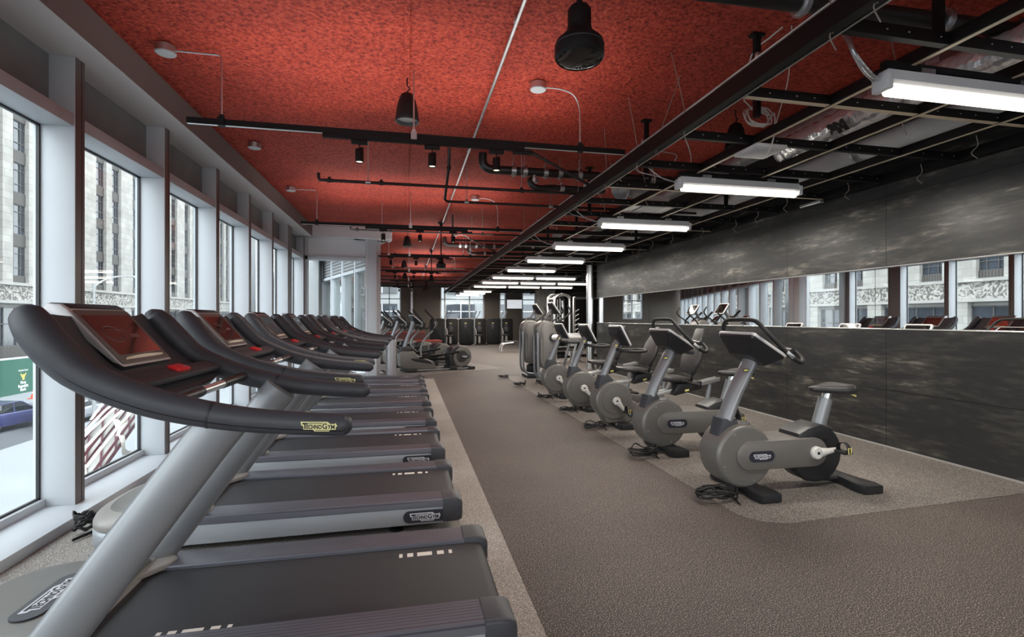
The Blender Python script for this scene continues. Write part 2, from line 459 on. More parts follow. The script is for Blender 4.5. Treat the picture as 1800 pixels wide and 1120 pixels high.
M['wire'] = mat('grey wire', lin(150, 140, 132), .5, .4)
M['cable'] = mat('white cable', lin(205, 200, 194), .5)
M['foil'] = foil_mat()
M['lampglow'] = mat('warm lamp lens', (1, .9, .7), .3, emit=((1, .85, .6), 1.2))
M['lens'] = mat('dark glass lens', lin(20, 20, 22), .05, 0, .8)
M['redbox'] = mat('dark red block', lin(84, 40, 36), .6)
M['redtop'] = mat('red vinyl top', lin(166, 56, 46), .5)
M['cream'] = mat('cream strip', lin(206, 190, 164), .45)
# outside
M['stone'] = facade_mat('pale limestone', lin(158, 156, 150), lin(147, 144, 138), lin(120, 117, 112), 1.3, .62)
M['stone2'] = mat('plain limestone', lin(152, 150, 145), .8, vary=(.8, .1))
M['frieze'] = ornament_mat()
M['bronze'] = stripe_mat('ribbed spandrel', lin(78, 74, 70), lin(58, 54, 51), 1, .22, .4, .7)
M['wglass'] = mat('dark window glass', lin(48, 53, 60), .12, 0, .8, vary=(.5, .35))
M['wframe'] = mat('window frame', lin(74, 72, 72), .5)
M['asphalt'] = mat('asphalt', lin(84, 86, 90), .8, vary=(.3, .12))
M['plaza'] = mat('pale paving', lin(142, 145, 148), .8, vary=(.25, .05))
M['green'] = mat('green hoarding', lin(24, 84, 66), .6)
M['gold'] = mat('gold emblem', lin(206, 176, 84), .5)
M['whiteink'] = mat('white lettering', lin(232, 234, 230), .6)
M['orange'] = mat('orange plastic', lin(226, 92, 48), .5)
M['carblue'] = mat('violet blue car paint', lin(70, 72, 116), .25, .3, coat=.6)
M['carsilver'] = mat('silver car paint', lin(160, 162, 168), .25, .4, coat=.6)
M['carwhite'] = mat('white car paint', lin(220, 222, 226), .25, 0, coat=.6)
M['carglass'] = mat('car glass', lin(30, 34, 40), .06, 0, .9)
M['maroon'] = mat('maroon steel', lin(92, 40, 50), .5)
M['strap'] = mat('cream strap', lin(226, 220, 208), .7)
M['louvre'] = stripe_mat('grey louvre', lin(150, 152, 152), lin(92, 94, 96), 2, .09, .45, .5)
M['concrete2'] = mat('pale outdoor concrete', lin(150, 152, 152), .8, vary=(.6, .06))
# ------------------------------------------------------------------ camera
cam = bpy.data.cameras.new('camera'); camo = bpy.data.objects.new('camera', cam); COL.objects.link(camo)
camo.location = (0, 0, 1.4); camo.rotation_euler = (PI/2, 0, -math.radians(11.9))
cam.sensor_width = 36; cam.lens = 36*874/1800; cam.clip_end = 500; cam.clip_start = .05
SC.camera = camo

# ------------------------------------------------------------------ floor
b = MB(); b.prism([(-2.6, -7), (9.8, -7), (9.8, 30.2), (-7.6, 30.2), (-.72, 12.4), (-2.6, 12.4)], -.25, 0, 'xy')
struct(b.build('floor', M['aisle'], smooth=False))
b = MB(); b.prism([(-2.2, -7), (.60, -7), (.60, 11.7), (-2.2, 11.7)], 0, .004, 'xy')
struct(b.build('flooring_inset_windows', M['pale'], smooth=False))
arc = [(2.3+.3-.3*math.cos(a), 2.93+.26-.26*math.sin(a)) for a in [PI/2*i/8 for i in range(9)]]
b = MB(); b.prism(arc+[(5.1, 3.06), (5.1, 11.8), (2.3, 11.8)], 0, .004, 'xy')
struct(b.build('flooring_inset_bikes', M['pale2'], smooth=False))
b = MB(); b.prism([(-.7, 12.42), (.42, 12.5), (2.66, 13.75), (1.4, 17.2), (-.6, 20.5), (-3.6, 20.2)], 0, .004, 'xy')
struct(b.build('flooring_inset_ellipticals', M['pale2'], smooth=False))

# ------------------------------------------------------------------ ceilings
b = MB(); b.prism([(-2.6, -7), (4.25, -7), (4.25, 30.2), (-7.6, 30.2), (-.8, 12.0), (-2.6, 12.4)], 3.52, 3.8, 'xy')
for y0 in (): pass
b.bx(-.02, .02, -3, 30, 3.505, 3.53)
struct(b.build('ceiling_red', M['ceil'], smooth=False))
b = MB(); b.bx(4.25, 9.8, -7, 30.2, 3.45, 3.8)
struct(b.build('ceiling_dark', M['darkceil'], smooth=False))

# ------------------------------------------------------------------ window wall
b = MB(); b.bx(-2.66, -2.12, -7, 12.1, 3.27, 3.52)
b.bx(-2.12, -2.112, -7, 12.1, 3.275, 3.52, 0, 1)  # thin sheet added to carry the bulkhead's painted shade
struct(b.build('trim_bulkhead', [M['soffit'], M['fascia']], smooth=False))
b = MB(); b.bx(-2.60, -2.18, -7, 12.4, -.02, .07, .006)
struct(b.build('trim_sill', M['sill']))
MY = [4.17-1.33*k for k in range(8, 0, -1)] + [4.17, 5.51, 6.85, 8.15, 9.45]
EDGES = [(y-.055, y+.055) for y in MY] + [(10.58, 10.92), (12.1, 12.3)]
n = 0
for (a, c) in EDGES:
    n += 1; b = MB()
    b.bx(-2.56, -2.32, a, c, .07, 3.27, .004)
    b.bx(-2.322, -2.3165, c-.042, c-.036, .07, 3.27, 0, 1)
    b.bx(-2.575, -2.555, a, c, .0, 3.3, 0, 0)
    b.bx(-2.3215, -2.318, a+.004, c-.004, .07, 3.27, 0, 2)
    struct(b.build('trim_%d' % n, [M['white'], M['gasket'], M['fin']]))
n = 0
for (a0, a1), (c0, c1) in zip(EDGES[:-1], EDGES[1:]):
    n += 1; y0, y1 = a1, c0
    w = struct(empty('window_%d' % n, (-2.53, (y0+y1)/2, .07))); h = (y1-y0)/2
    b = MB(); b.bx(.0, .205, -h, h, 2.70, 2.79, .003); b.bx(-.03, .03, -h, h, 0, .055, .003); b.bx(-.05, .012, -h, h, 2.70, 3.2, 0)
    b.build('transom', M['white'], w)
    b = MB()
    b.bx(-.02, .0, -h, -h+.014, .055, 2.70); b.bx(-.02, .0, h-.014, h, .055, 2.70); b.bx(-.02, .0, -h, h, .055, .067); b.bx(-.02, .0, -h, h, 2.688, 2.70)
    b.build('gasket', M['gasket'], w, smooth=False)
    b = MB(); b.bx(-.015, -.008, -h, h, .05, 2.70); b.build('pane', M['glass'], w, smooth=False)
    b = MB(); b.bx(.03, .05, -h, h, 2.79, 3.2); b.build('spandrel_panel', M['spandrel'], w, smooth=False)

# facing window at the end of the treadmill bay
w = struct(empty('window_20', (-1.6, 12.3, 0)))
b = MB(); b.bx(-.72, .62, -.06, .16, 2.77, 2.86, .003); b.bx(-.72, .62, -.06, .16, 0, .09, .003); b.bx(-.72, -.66, -.06, .1, .07, 3.27); b.build('transom', M['white'], w)
b = MB(); b.bx(-.66, .62, .06, .067, .09, 2.77); b.build('pane', M['glass'], w, smooth=False)
b = MB(); b.bx(-.66, .56, .04, .06, 2.86, 3.27); b.bx(.56, .66, -.0, .1, 2.86, 3.27); b.build('spandrel_panel', M['soffit'], w, smooth=False)
b = MB(); b.bx(-.97, -.71, 12.2, 12.46, 0, 3.3, .004); b.bx(-.935, -.925, 12.192, 12.2, 0, 3.27, 0, 1)
struct(b.build('trim_40', [M['white'], M['soffit']]))
b = MB(); b.prism([(-2.6, 12.0), (-.36, 12.0), (-.36, 12.32), (-.42, 12.6), (-2.6, 12.6)], 3.27, 3.53, 'xy')
struct(b.build('trim_41', M['soffit'], smooth=False))

# angled window wall beyond it
ang = math.radians(21.1)
LW = struct(empty('wall_left_far', (-.72, 12.35, 0), ang))
b = MB(); b.bx(-.5, .3, 0, 19.2, 3.27, 3.52); b.bx(-.1, .25, 0.2, 19.2, -.02, .07)
b.build('bulkhead', M['soffit'], LW, smooth=False)
k = 0
for i in range(15):
    y = .12+i*1.3; b = MB(); b.bx(-.1, .12, y-.06, y+.06, .07, 3.27, .004); b.bx(-.13, -.1, y-.05, y+.05, 0, 3.27, 0, 0); b.build('mullion', [M['white'], M['gasket']], LW)
    if i < 14:
        b = MB(); b.bx(-.06, -.053, y+.06, y+1.24, .07, 2.62); b.build('pane', M['glass'], LW, smooth=False)
        b = MB(); b.bx(-.1, -.02, y+.06, y+1.24, 2.68, 3.27); b.build('louvre', M['louvre'], LW, smooth=False)
        b = MB(); b.bx(-.14, .12, y+.06, y+1.24, 2.6, 2.68); b.build('transom', M['white'], LW, smooth=False)

# ------------------------------------------------------------------ right wall with mirror strip
b = MB()
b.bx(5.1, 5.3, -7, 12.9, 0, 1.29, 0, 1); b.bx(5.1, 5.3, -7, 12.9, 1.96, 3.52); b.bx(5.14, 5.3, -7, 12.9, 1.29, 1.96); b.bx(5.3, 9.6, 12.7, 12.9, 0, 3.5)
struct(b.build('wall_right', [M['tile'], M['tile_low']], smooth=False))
b = MB(); b.bx(5.085, 5.1, -7, 12.9, 0, .02, .004); struct(b.build('baseboard_right', M['alu'], smooth=False))
b = MB(); b.bx(5.02, 5.1, -7, 12.9, 2.86, 2.96); struct(b.build('trim_42', M['matte'], smooth=False))
b = MB(); b.bx(5.09, 5.14, -7, 12.9, 1.278, 1.292, .003); b.bx(5.09, 5.14, -7, 12.9, 1.956, 1.966, .003)
struct(b.build('trim_43', M['alu'], smooth=False))
ML = ['long mirror panel set in the dark tile wall, beside the upright bikes', 'mirror panel set in the dark wall beside the recumbent bikes', 'last mirror panel in the dark wall, next to the steel column']
for (y0, y1), l in zip(((-6.9, 4.6), (4.606, 9.9), (9.906, 12.88)), ML):
    b = MB(); b.bx(5.12, 5.138, y0, y1, 1.29, 1.958)
    tag(b.build('mirror_panel', M['mirror'], smooth=False), l, 'mirror')
b = MB(); b.lathe([(.105, 0), (.105, 3.5)], (4.98, 13.08, 0), n=28); b.lathe([(.125, 0), (.125, .05)], (4.98, 13.08, 0), n=28); b.lathe([(.118, 2.45), (.118, 2.6)], (4.98, 13.08, 0), n=28)
struct(b.build('column_steel', M['steel']))
b = MB(); b.bx(6.6, 7.45, 24.6, 25.4, 0, 3.5, .01); struct(b.build('column_concrete', M['concrete']))
b = MB(); b.bx(9.6, 9.8, 12.7, 30.2, 0, 3.5); struct(b.build('wall_right_far', M['darkceil'], smooth=False))

# far wall: taupe piers with window openings
WO = [(-4.8, -3.4), (-1.75, -.36), (1.93, 4.6), (5.53, 5.95), (6.95, 8.6)]
xs = [-7.6]
b = MB(); zs0, zs1 = 1.35, 3.32
prev = -7.6
for a, c in WO:
    b.bx(prev, a, 30, 30.3, 0, 3.52); b.bx(a, c, 30, 30.3, 0, zs0); b.bx(a, c, 30, 30.3, zs1, 3.52); prev = c
b.bx(prev, 9.8, 30, 30.3, 0, 3.52)
struct(b.build('wall_far', M['farwall'], smooth=False))
b = MB(); b.bx(.2, .32, 29.8, 30, 0, 3.5); struct(b.build('trim_44', M['galv'], smooth=False))
for i, (a, c) in enumerate(WO):
    w = struct(empty('window_%d' % (21+i), ((a+c)/2, 30.1, zs0))); h = (c-a)/2; H = zs1-zs0
    b = MB()
    for (x0, x1) in ((-h, -h+.07), (h-.07, h)): b.bx(x0, x1, -.08, .08, 0, H)
    b.bx(-h, h, -.08, .08, 0, .07); b.bx(-h, h, -.08, .08, H-.07, H); b.bx(-h, h, -.06, .06, H*.6, H*.6+.05)
    if h > 1: 
        for q in (-.82, .3): b.bx(q*h, q*h+.07, -.08, .08, 0, H)
    elif h > .6: b.bx(.0, .05, -.06, .06, 0, H)
    b.build('window_frame', M['white'], w, smooth=False)
    b = MB(); b.bx(-h, h, -.004, .004, 0, H); b.build('pane', M['glass'], w, smooth=False)

# wall behind the viewer, its open bays added to let more sky light in
b = MB(); b.bx(-2.6, 9.8, -7.2, -7, 0, .5); b.bx(-2.6, 9.8, -7.2, -7, 3.0, 3.52)
for x in (-2.5, .2, 2.9, 5.1): b.bx(x-.1, x+.1, -7.2, -7, .5, 3.0)
b.bx(5.1, 9.8, -7.2, -7, 0, 3.5)
struct(b.build('wall_back', M['soffit'], smooth=False))

# ------------------------------------------------------------------ light
W = bpy.data.worlds.new('overcast'); SC.world = W; W.use_nodes = True
N = W.node_tree.nodes; L = W.node_tree.links; bg = N['Background']
tc = N.new('ShaderNodeTexCoord'); sp = N.new('ShaderNodeSeparateXYZ'); L.new(tc.outputs['Generated'], sp.inputs[0])
r = ramp(N, [(0, (.62, .65, .68, 1)), (.5, (.88, .91, .94, 1)), (1, (.85, .90, .97, 1))])
mr = N.new('ShaderNodeMapRange'); mr.inputs[1].default_value = -1; mr.inputs[2].default_value = 1; L.new(sp.outputs[2], mr.inputs[0])
L.new(mr.outputs[0], r.inputs[0]); L.new(r.outputs[0], bg.inputs[0]); bg.inputs[1].default_value = WORLD
SC.view_settings.view_transform = 'Standard'
SC.view_settings.exposure = EXPO
SC.cycles.max_bounces = 10; SC.cycles.transparent_max_bounces = 16; SC.cycles.diffuse_bounces = 5; SC.cycles.glossy_bounces = 5
SC.cycles.sample_clamp_indirect = 6
SC.cycles.use_denoising = True
def spot(loc, energy, size=1.0, color=(1, .95, .88), ang=150, target=None, radius=.25):
    l = bpy.data.lights.new('lamp', 'SPOT'); l.energy = energy; l.spot_size = math.radians(ang); l.spot_blend = .6; l.color = color; l.shadow_soft_size = radius
    o = bpy.data.objects.new('lamp', l); COL.objects.link(o); o.location = loc
    if target is not None: o.rotation_euler = (Vector(target)-Vector(loc)).to_track_quat('-Z', 'Y').to_euler()
    return o
# ------------------------------------------------------------------ treadmills
ORD = ['first', 'second', 'third', 'fourth', 'fifth', 'sixth', 'seventh']
LOGO_D = {}
def logo_part(w, pill, Mx, mats, parent, name='badge'):
    b = MB(); b.merge(logo(w, pill), Mx)
    return b.build(name, mats, parent, smooth=False, fix=False)

def superell(a, b, n=36, p=2.6, x0=0.0):
    out = []
    for i in range(n):
        q = 2*PI*i/n; c, s_ = math.cos(q), math.sin(q)
        out.append((x0+a*math.copysign(abs(c)**(2/p), c), b*math.copysign(abs(s_)**(2/p), s_)))
    return out

def make_treadmill():
    t = thing('treadmill', 'x', 'treadmill')
    for s in (-1, 1):
        y = .435*s
        b = MB(); b.prism([(-.55, .045), (1.02, .055), (1.02, .162), (-.55, .162)], y-.02, y+.02, 'xz', .006)
        p = b.build('side_panel', M['silver2'], t)
        Mx = face_m((.885, y+.0215*s, .108), (-s, 0, 0), (0, 0, 1)); 
        logo_part(.2, (.28, .078), Mx, [M['pill'], M['plaque_w'], M['ink']], p)
        # rail: flat ribbed top with rounded outer shoulder
        pr = [(.285, .165), (.285, .205), (.29, .212), (.43, .216), (.452, .211), (.463, .198), (.465, .168)]
        b = MB(); b.prism([(yy*s, z) for yy, z in pr], -.62, 1.0, 'yz')
        b.build('side_rail', M['rail'], t)
        b = MB()
        rings = []
        for x, k, dz in ((1.0, 1, 0), (1.06, 1, 0), (1.10, .985, -.004), (1.122, .93, -.018), (1.13, .8, -.04)):
            c0, c1 = .285, .468
            ym, hw = (c0+c1)/2, (c1-c0)/2*k
            zt, zb = .219+dz, .06+(1-k)*.12
            rr = rrect(2*hw, zt-zb, .018, 3, ym, (zt+zb)/2)
            rings.append([(x, yy*s, z) for yy, z in rr])
        b.loft(rings); b.build('end_cap', M['char'], t)
        # uprights
        pts = [(-.67, .40*s, .05), (-.52, .40*s, .235), (-.25, .40*s, .615), (-.02, .40*s, .935), (.055, .40*s, 1.035)]
        b = MB(); b.tube(spline(pts, 5), .048, 24, ref=(0, 1, 0), ry=.082)
        b.build('upright', M['silver'], t, ang=60)
        # handrail
        yy = .455
        ctl = [(.50, yy, 1.003, .006), (.498, yy, 1.003, .018), (.488, yy, 1.004, .03), (.47, yy, 1.006, .038), (.44, yy, 1.008, .0405), (.21, yy, 1.03, .043), (.03, yy, 1.06, .047), (-.17, yy, 1.115, .052), (-.36, yy, 1.205, .056), (-.45, yy-.005, 1.29, .063), (-.51, yy-.015, 1.365, .062), (-.545, yy-.03, 1.412, .05), (-.56, yy-.045, 1.435, .02)]
        P = spline([(a, q*s, c) for a, q, c, r in ctl], 5); R = lerp_list([c[3] for c in ctl], len(P))
        b = MB(); b.tube(P, [r*.82 for r in R], 20, ref=(0, 1, 0), ry=R)
        h = b.build('handrail', M['char'], t, ang=60)
        sm_ = [(p.x, p.y+s*R[i]*.75, p.z-R[i]*.42) for i, p in enumerate(P)][14:-9]
        b = MB(); b.tube(sm_, .0022, 5); b.build('seam', M['black'], h)
        b = MB(); b.tube([(.02, yy*s, 1.062), (.028, yy*s, 1.06)], .0395, 20, ref=(0, 1, 0), ry=.0485); b.build('joint_ring', M['black'], h)
        Mx = face_m((.39, (yy+.0335)*s, 1.013), (s*-1 if s > 0 else 1, 0, -.05*(1 if s < 0 else -1)), (0, 0, 1))
        logo_part(.125, None, Mx, [M['pill'], M['plaque_y'], M['ink']], h)
    # running belt, rounded over the rear roller
    b = MB(); prof = [(-.6, .175), (-.6, .192), (1.05, .192), (1.085, .184), (1.1, .165), (1.103, .14), (1.09, .115), (1.05, .105)]
    b.loft([[(x, -.284, z) for x, z in prof], [(x, .284, z) for x, z in prof]])
    bl = b.build('running_belt', M['belt'], t, ang=50)
    for y0, y1, x0 in ((.185, .225, .66), (-.275, -.235, -.24)):
        for a, w in ((0, .017), (.04, .03), (.09, .075), (.19, .035), (.25, .017)):
            b = MB(); b.quad((x0+a, y0, .1925), (x0+a+w, y0, .1925), (x0+a+w, y1, .1925), (x0+a, y1, .1925)); b.build('belt_marking', M['tick'], bl, smooth=False)
    b = MB(); b.bx(-.5, 1.04, -.27, .27, .07, .15, .01); b.build('deck', M['black'], t)
    # motor hood
    def ring(sc, z, dx=0.0):
        return [(max(-1.13, min(x, -.5))+dx, y, z) for x, y in superell(.40*sc, .455*sc, 44, 3.0, -.73)]
    b = MB(); b.loft([ring(.96, .03), ring(1, .05), ring(1, .135), ring(.985, .142)]); b.build('hood_base', M['silver2'], t, ang=50)
    b = MB(); b.loft([ring(.985, .142), ring(1, .15), ring(.995, .185), ring(.96, .213), ring(.86, .232), ring(.82, .234)])
    hd = b.build('motor_hood', M['beige'], t, ang=50)
    b = MB(); b.loft([ring(.82, .2325), ring(.8, .242), ring(.74, .25), ring(.5, .26), ring(.2, .264)]); b.build('hood_panel', M['taupe'], t, ang=60)
    logo_part(.27, (.37, .115), face_m((-.725, .0, .264), (0, 1, 0), (-1, 0, -.02)), [M['pill'], M['plaque_w'], M['ink']], t, 'hood_badge')
    b = MB(); b.prism([(-.62, -.44), (-.46, -.42), (-.41, -.36), (-.42, -.30), (-.50, -.2), (-.53, 0), (-.50, .2), (-.42, .30), (-.41, .36), (-.46, .42), (-.62, .44)], .196, .226, 'xy', .008); b.build('hood_lip', M['beige'], t)
    # display shell between the rails
    st = [(-.12, 1.055, .42), (-.24, 1.12, .42), (-.36, 1.175, .42), (-.46, 1.265, .42), (-.52, 1.34, .41), (-.55, 1.395, .39), (-.565, 1.425, .36)]
    top = []
    for x, z, hw in st: top.append([(x+.03*(1-abs(q)**2), q*hw, z-.02*(1-abs(q)**3)) for q in [i/10-1 for i in range(21)]])
    bot = [[(x-.03, y*.98, z-.035) for x, y, z in rg] for rg in top]
    rings = [a+b_[::-1] for a, b_ in zip(top, bot)]
    b = MB(); b.loft(rings[1:]); b.build('console_shell', M['char'], t, ang=50)
    b = MB(); pf = [(-.37, 1.213), (-.56, 1.438), (-.582, 1.455), (-.625, 1.458), (-.64, 1.438), (-.632, 1.418), (-.58, 1.395), (-.43, 1.19), (-.40, 1.187)]
    b.prism(pf[:7]+[(-.41, 1.232)], -.2, .2, 'xz', .006)
    ds = b.build('display_housing', M['rim'], t, ang=40)
    b = MB(); b.prism([(-.372, 1.211), (-.412, 1.236), (-.5, 1.3), (-.6, 1.39), (-.43, 1.17), (-.395, 1.17)], -.19, .19, 'xz', .006); b.build('display_back', M['black'], ds, ang=40)
    n = Vector((.225, 0, .19)).normalized(); u = Vector((-.19, 0, .225)).normalized()
    c = Vector((-.465, 0, 1.3255))
    b = MB(); Mx = face_m(c+n*.0015, (0, 1, 0), u)
    b.prism(rrect(.385, .275, .015), 0, .003, 'xy', .001, 0, Mx); b.build('bezel', M['taupe'], ds)
    b = MB(); b.prism(rrect(.335, .205, .006), .003, .0045, 'xy', 0, 0, Mx @ Matrix.Translation((0, .008, 0))); b.build('screen', M['screen'], ds)
    b = MB(); ell = [(-.075+.06*math.cos(q), .01+.04*math.sin(q), .0052) for q in [2*PI*i/30 for i in range(30)]]
    b.tube([Mx @ Vector(p) for p in ell], .0012, 5, closed=True); b.tube([Mx @ Vector(p) for p in ((-.11, .03, .0052), (.02, .03, .0052), (.04, .015, .0052))], .0012, 5)
    b.tube([Mx @ Vector(p) for p in ((-.1, -.015, .0052), (.02, -.015, .0052))], .0012, 5)
    b.prism([(.03, -.012), (.1, -.012), (.1, .006), (.03, .006)], .0048, .0052, 'xy', 0, 0, Mx)
    b.build('screen_mark', mat('faint screen graphic', lin(116, 84, 80), .4) if 'faint screen graphic' not in bpy.data.materials else bpy.data.materials['faint screen graphic'], ds, smooth=False)
    b = MB(); b.loft([[Mx @ Vector((x, -.118+.012*math.cos(x*7)*k, .003+.006*k)) for x in [i*.02-.15 for i in range(16)]] for k in (0, 1)], caps=False, closed=False)
    b.build('bezel_slot', M['cream'], ds)
    b = MB(); b.prism([(-.556, 1.44), (-.582, 1.4585), (-.625, 1.4615), (-.638, 1.45), (-.635, 1.435), (-.58, 1.43)], -.18, .18, 'xz', .003); b.build('visor', M['black'], ds)
    # shelf, stop button, grip bar
    b = MB(); b.box((-.27, 0, 1.165), (.085, .80, .03), .012, 0, Matrix.Rotation(math.radians(20), 3, 'Y')); sh = b.build('console_shelf', M['char'], t)
    b = MB(); b.box((-.27, .03, 1.187), (.055, .11, .014), .005, 0, Matrix.Rotation(math.radians(20), 3, 'Y')); b.build('stop_button', M['red'], sh)
    b = MB(); b.tube([(-.13, -.42, 1.10), (-.13, .42, 1.10)], .019, 14); gb = b.build('grip_bar', M['alu'], t)
    for s in (-1, 1):
        b = MB(); b.tube([(-.13, .12*s, 1.10), (-.13, .42*s, 1.10)], .022, 14); b.build('grip_sleeve', M['black'], gb)
    for x, y in ((.70, -.38), (.70, .38), (-.95, -.3), (-.95, .3)):
        b = MB(); b.lathe([(.045, 0), (.045, .012), (.02, .024), (.009, .026), (.009, .07)], (x, y, 0.004), n=16); b.build('levelling_foot', M['rubber'], t)
    return t
TM = make_treadmill()
TY = [2.385, 3.755, 5.08, 6.35, 7.65, 8.95, 10.25]
TL = ['nearest treadmill with both handrails and motor hood badge in full view', 'treadmill second from the viewer, black cable lying by its hood',
      'third treadmill of the window row, counted from the camera', 'middle treadmill of the seven along the windows',
      'fifth treadmill along the window row, two behind the middle one', 'next-to-last treadmill in the window row', 'farthest treadmill in the window row, beside the silver bollard']
for i, y in enumerate(TY):
    o = TM if i == 0 else copy_tree(TM)
    o.location = ([-.70, -.77, -.785, -.79, -.79, -.79, -.79][i], y, .0); tag(o, TL[i], 'treadmill', 'treadmills along the windows')
# ------------------------------------------------------------------ helpers shared by the cardio machines
def console_slab(t, c, tilt, w, h, th=.03, back=.05, name='console'):
    """display slab whose face looks toward +x and up; tilt = angle of the face from horizontal"""
    a = math.radians(tilt)
    u = Vector((-math.cos(a), 0, math.sin(a))); n = Vector((math.sin(a), 0, math.cos(a)))
    Mx = face_m(Vector(c), (0, 1, 0), u)
    b = MB(); b.prism(rrect(w, h, .03), -.012, .012, 'xy', .005, 0, Mx); o = b.build(name, M['rim'], t)
    b = MB(); b.prism(rrect(w-.05, h-.05, .015), .012, .0135, 'xy', 0, 0, Mx); b.build('screen', M['screen'], o)
    b = MB(); b.loft([[Mx @ Vector((x, y, -.012)) for x, y in rrect(w-.012, h-.012, .03)], [Mx @ Vector((x, y, -.03)) for x, y in rrect(w-.02, h-.02, .03)], [Mx @ Vector((x, y, -.03-back)) for x, y in rrect(w*.6, h*.5, .03, cy=-h*.08)]])
    bk = b.build('console_back', M['black'], o, ang=30)
    b = MB(); b.tube([Mx @ Vector(p) for p in ((-w*.18, h*.22, -.05), (-w*.18, h*.2, -.062), (w*.18, h*.2, -.062), (w*.18, h*.22, -.05))], .005, 6); b.build('console_slot', M['char'], bk)
    return o, Mx
def pedal_set(t, cx, cz, ang_deg, y0, r=.17):
    for s in (-1, 1):
        a = math.radians(ang_deg if s < 0 else ang_deg+180)
        d = Vector((math.cos(a), 0, math.sin(a)))
        c = Vector((cx, s*y0, cz)); e = c+d*r+Vector((0, s*.02, 0))
        b = MB(); b.lathe([(.0, s*.0), (.052, s*.0), (.052, s*.02), (.044, s*.03), (0, s*.03)], c, 'y', 24)
        b.tube([c+Vector((0, s*.016, 0))+d*.02, c+Vector((0, s*.02, 0))+d*r*.6, e], [.034, .022, .017], 14, ref=(0, 1, 0), ry=[.04, .024, .019])
        p = b.build('crank', M['crank'], t)
        b = MB(); b.lathe([(0, s*.03), (.013, s*.03), (.013, s*.032), (0, s*.032)], c, 'y', 14); b.build('crank_bolt', M['black'], p)
        q = e+Vector((0, s*.075, 0))
        b = MB(); b.box(q, (.085, .1, .024), .008); b.tube([e, q], .008, 8); pd = b.build('pedal', M['rubber'], t)
        b = MB(); st = [q+Vector((0.0, s*x, z)) for x, z in ((-.05, .0), (-.045, .05), (-.01, .075), (.03, .07), (.055, .035), (.058, .0))]
        b.tube(spline(st, 4), .003, 8, ref=(1, 0, 0), ry=.003)
        b2 = MB(); b2.tube(spline(st, 4), .02, 8, ref=(1, 0, 0), ry=.003); b2.build('pedal_strap', M['rubber'], pd)
        b = MB(); bx_ = q+Vector((0, s*.06, .02)); b.tube([bx_+Vector((-.012, 0, -.02)), bx_+Vector((-.012, 0, .025)), bx_+Vector((.012, 0, .025)), bx_+Vector((.012, 0, -.02))], .004, 6, closed=True); b.build('strap_buckle', M['yellow'], pd)
def disc(b, c, r, hw, e=.03, n=40, m=0):
    q = [(r-e+e*math.sin(a), hw-e+e*math.cos(a)) for a in [PI/2*i/5 for i in range(6)]]
    b.lathe([(a, -h) for a, h in q]+[(a, h) for a, h in q[::-1]], c, 'y', n, m)
def floor_bar(t, x, w, hl, name, taper=.7):
    b = MB()
    b.prism([(x-w*taper/2, -.1), (x-w/2, -hl*.75), (x-w*.42, -hl), (x+w*.42, -hl), (x+w/2, -hl*.75), (x+w*taper/2, -.1), (x+w*taper/2, .1), (x+w/2, hl*.75), (x+w*.42, hl), (x-w*.42, hl), (x-w/2, hl*.75), (x-w*taper/2, .1)], .004, .075, 'xy', .012)
    return b.build(name, M['black'], t)

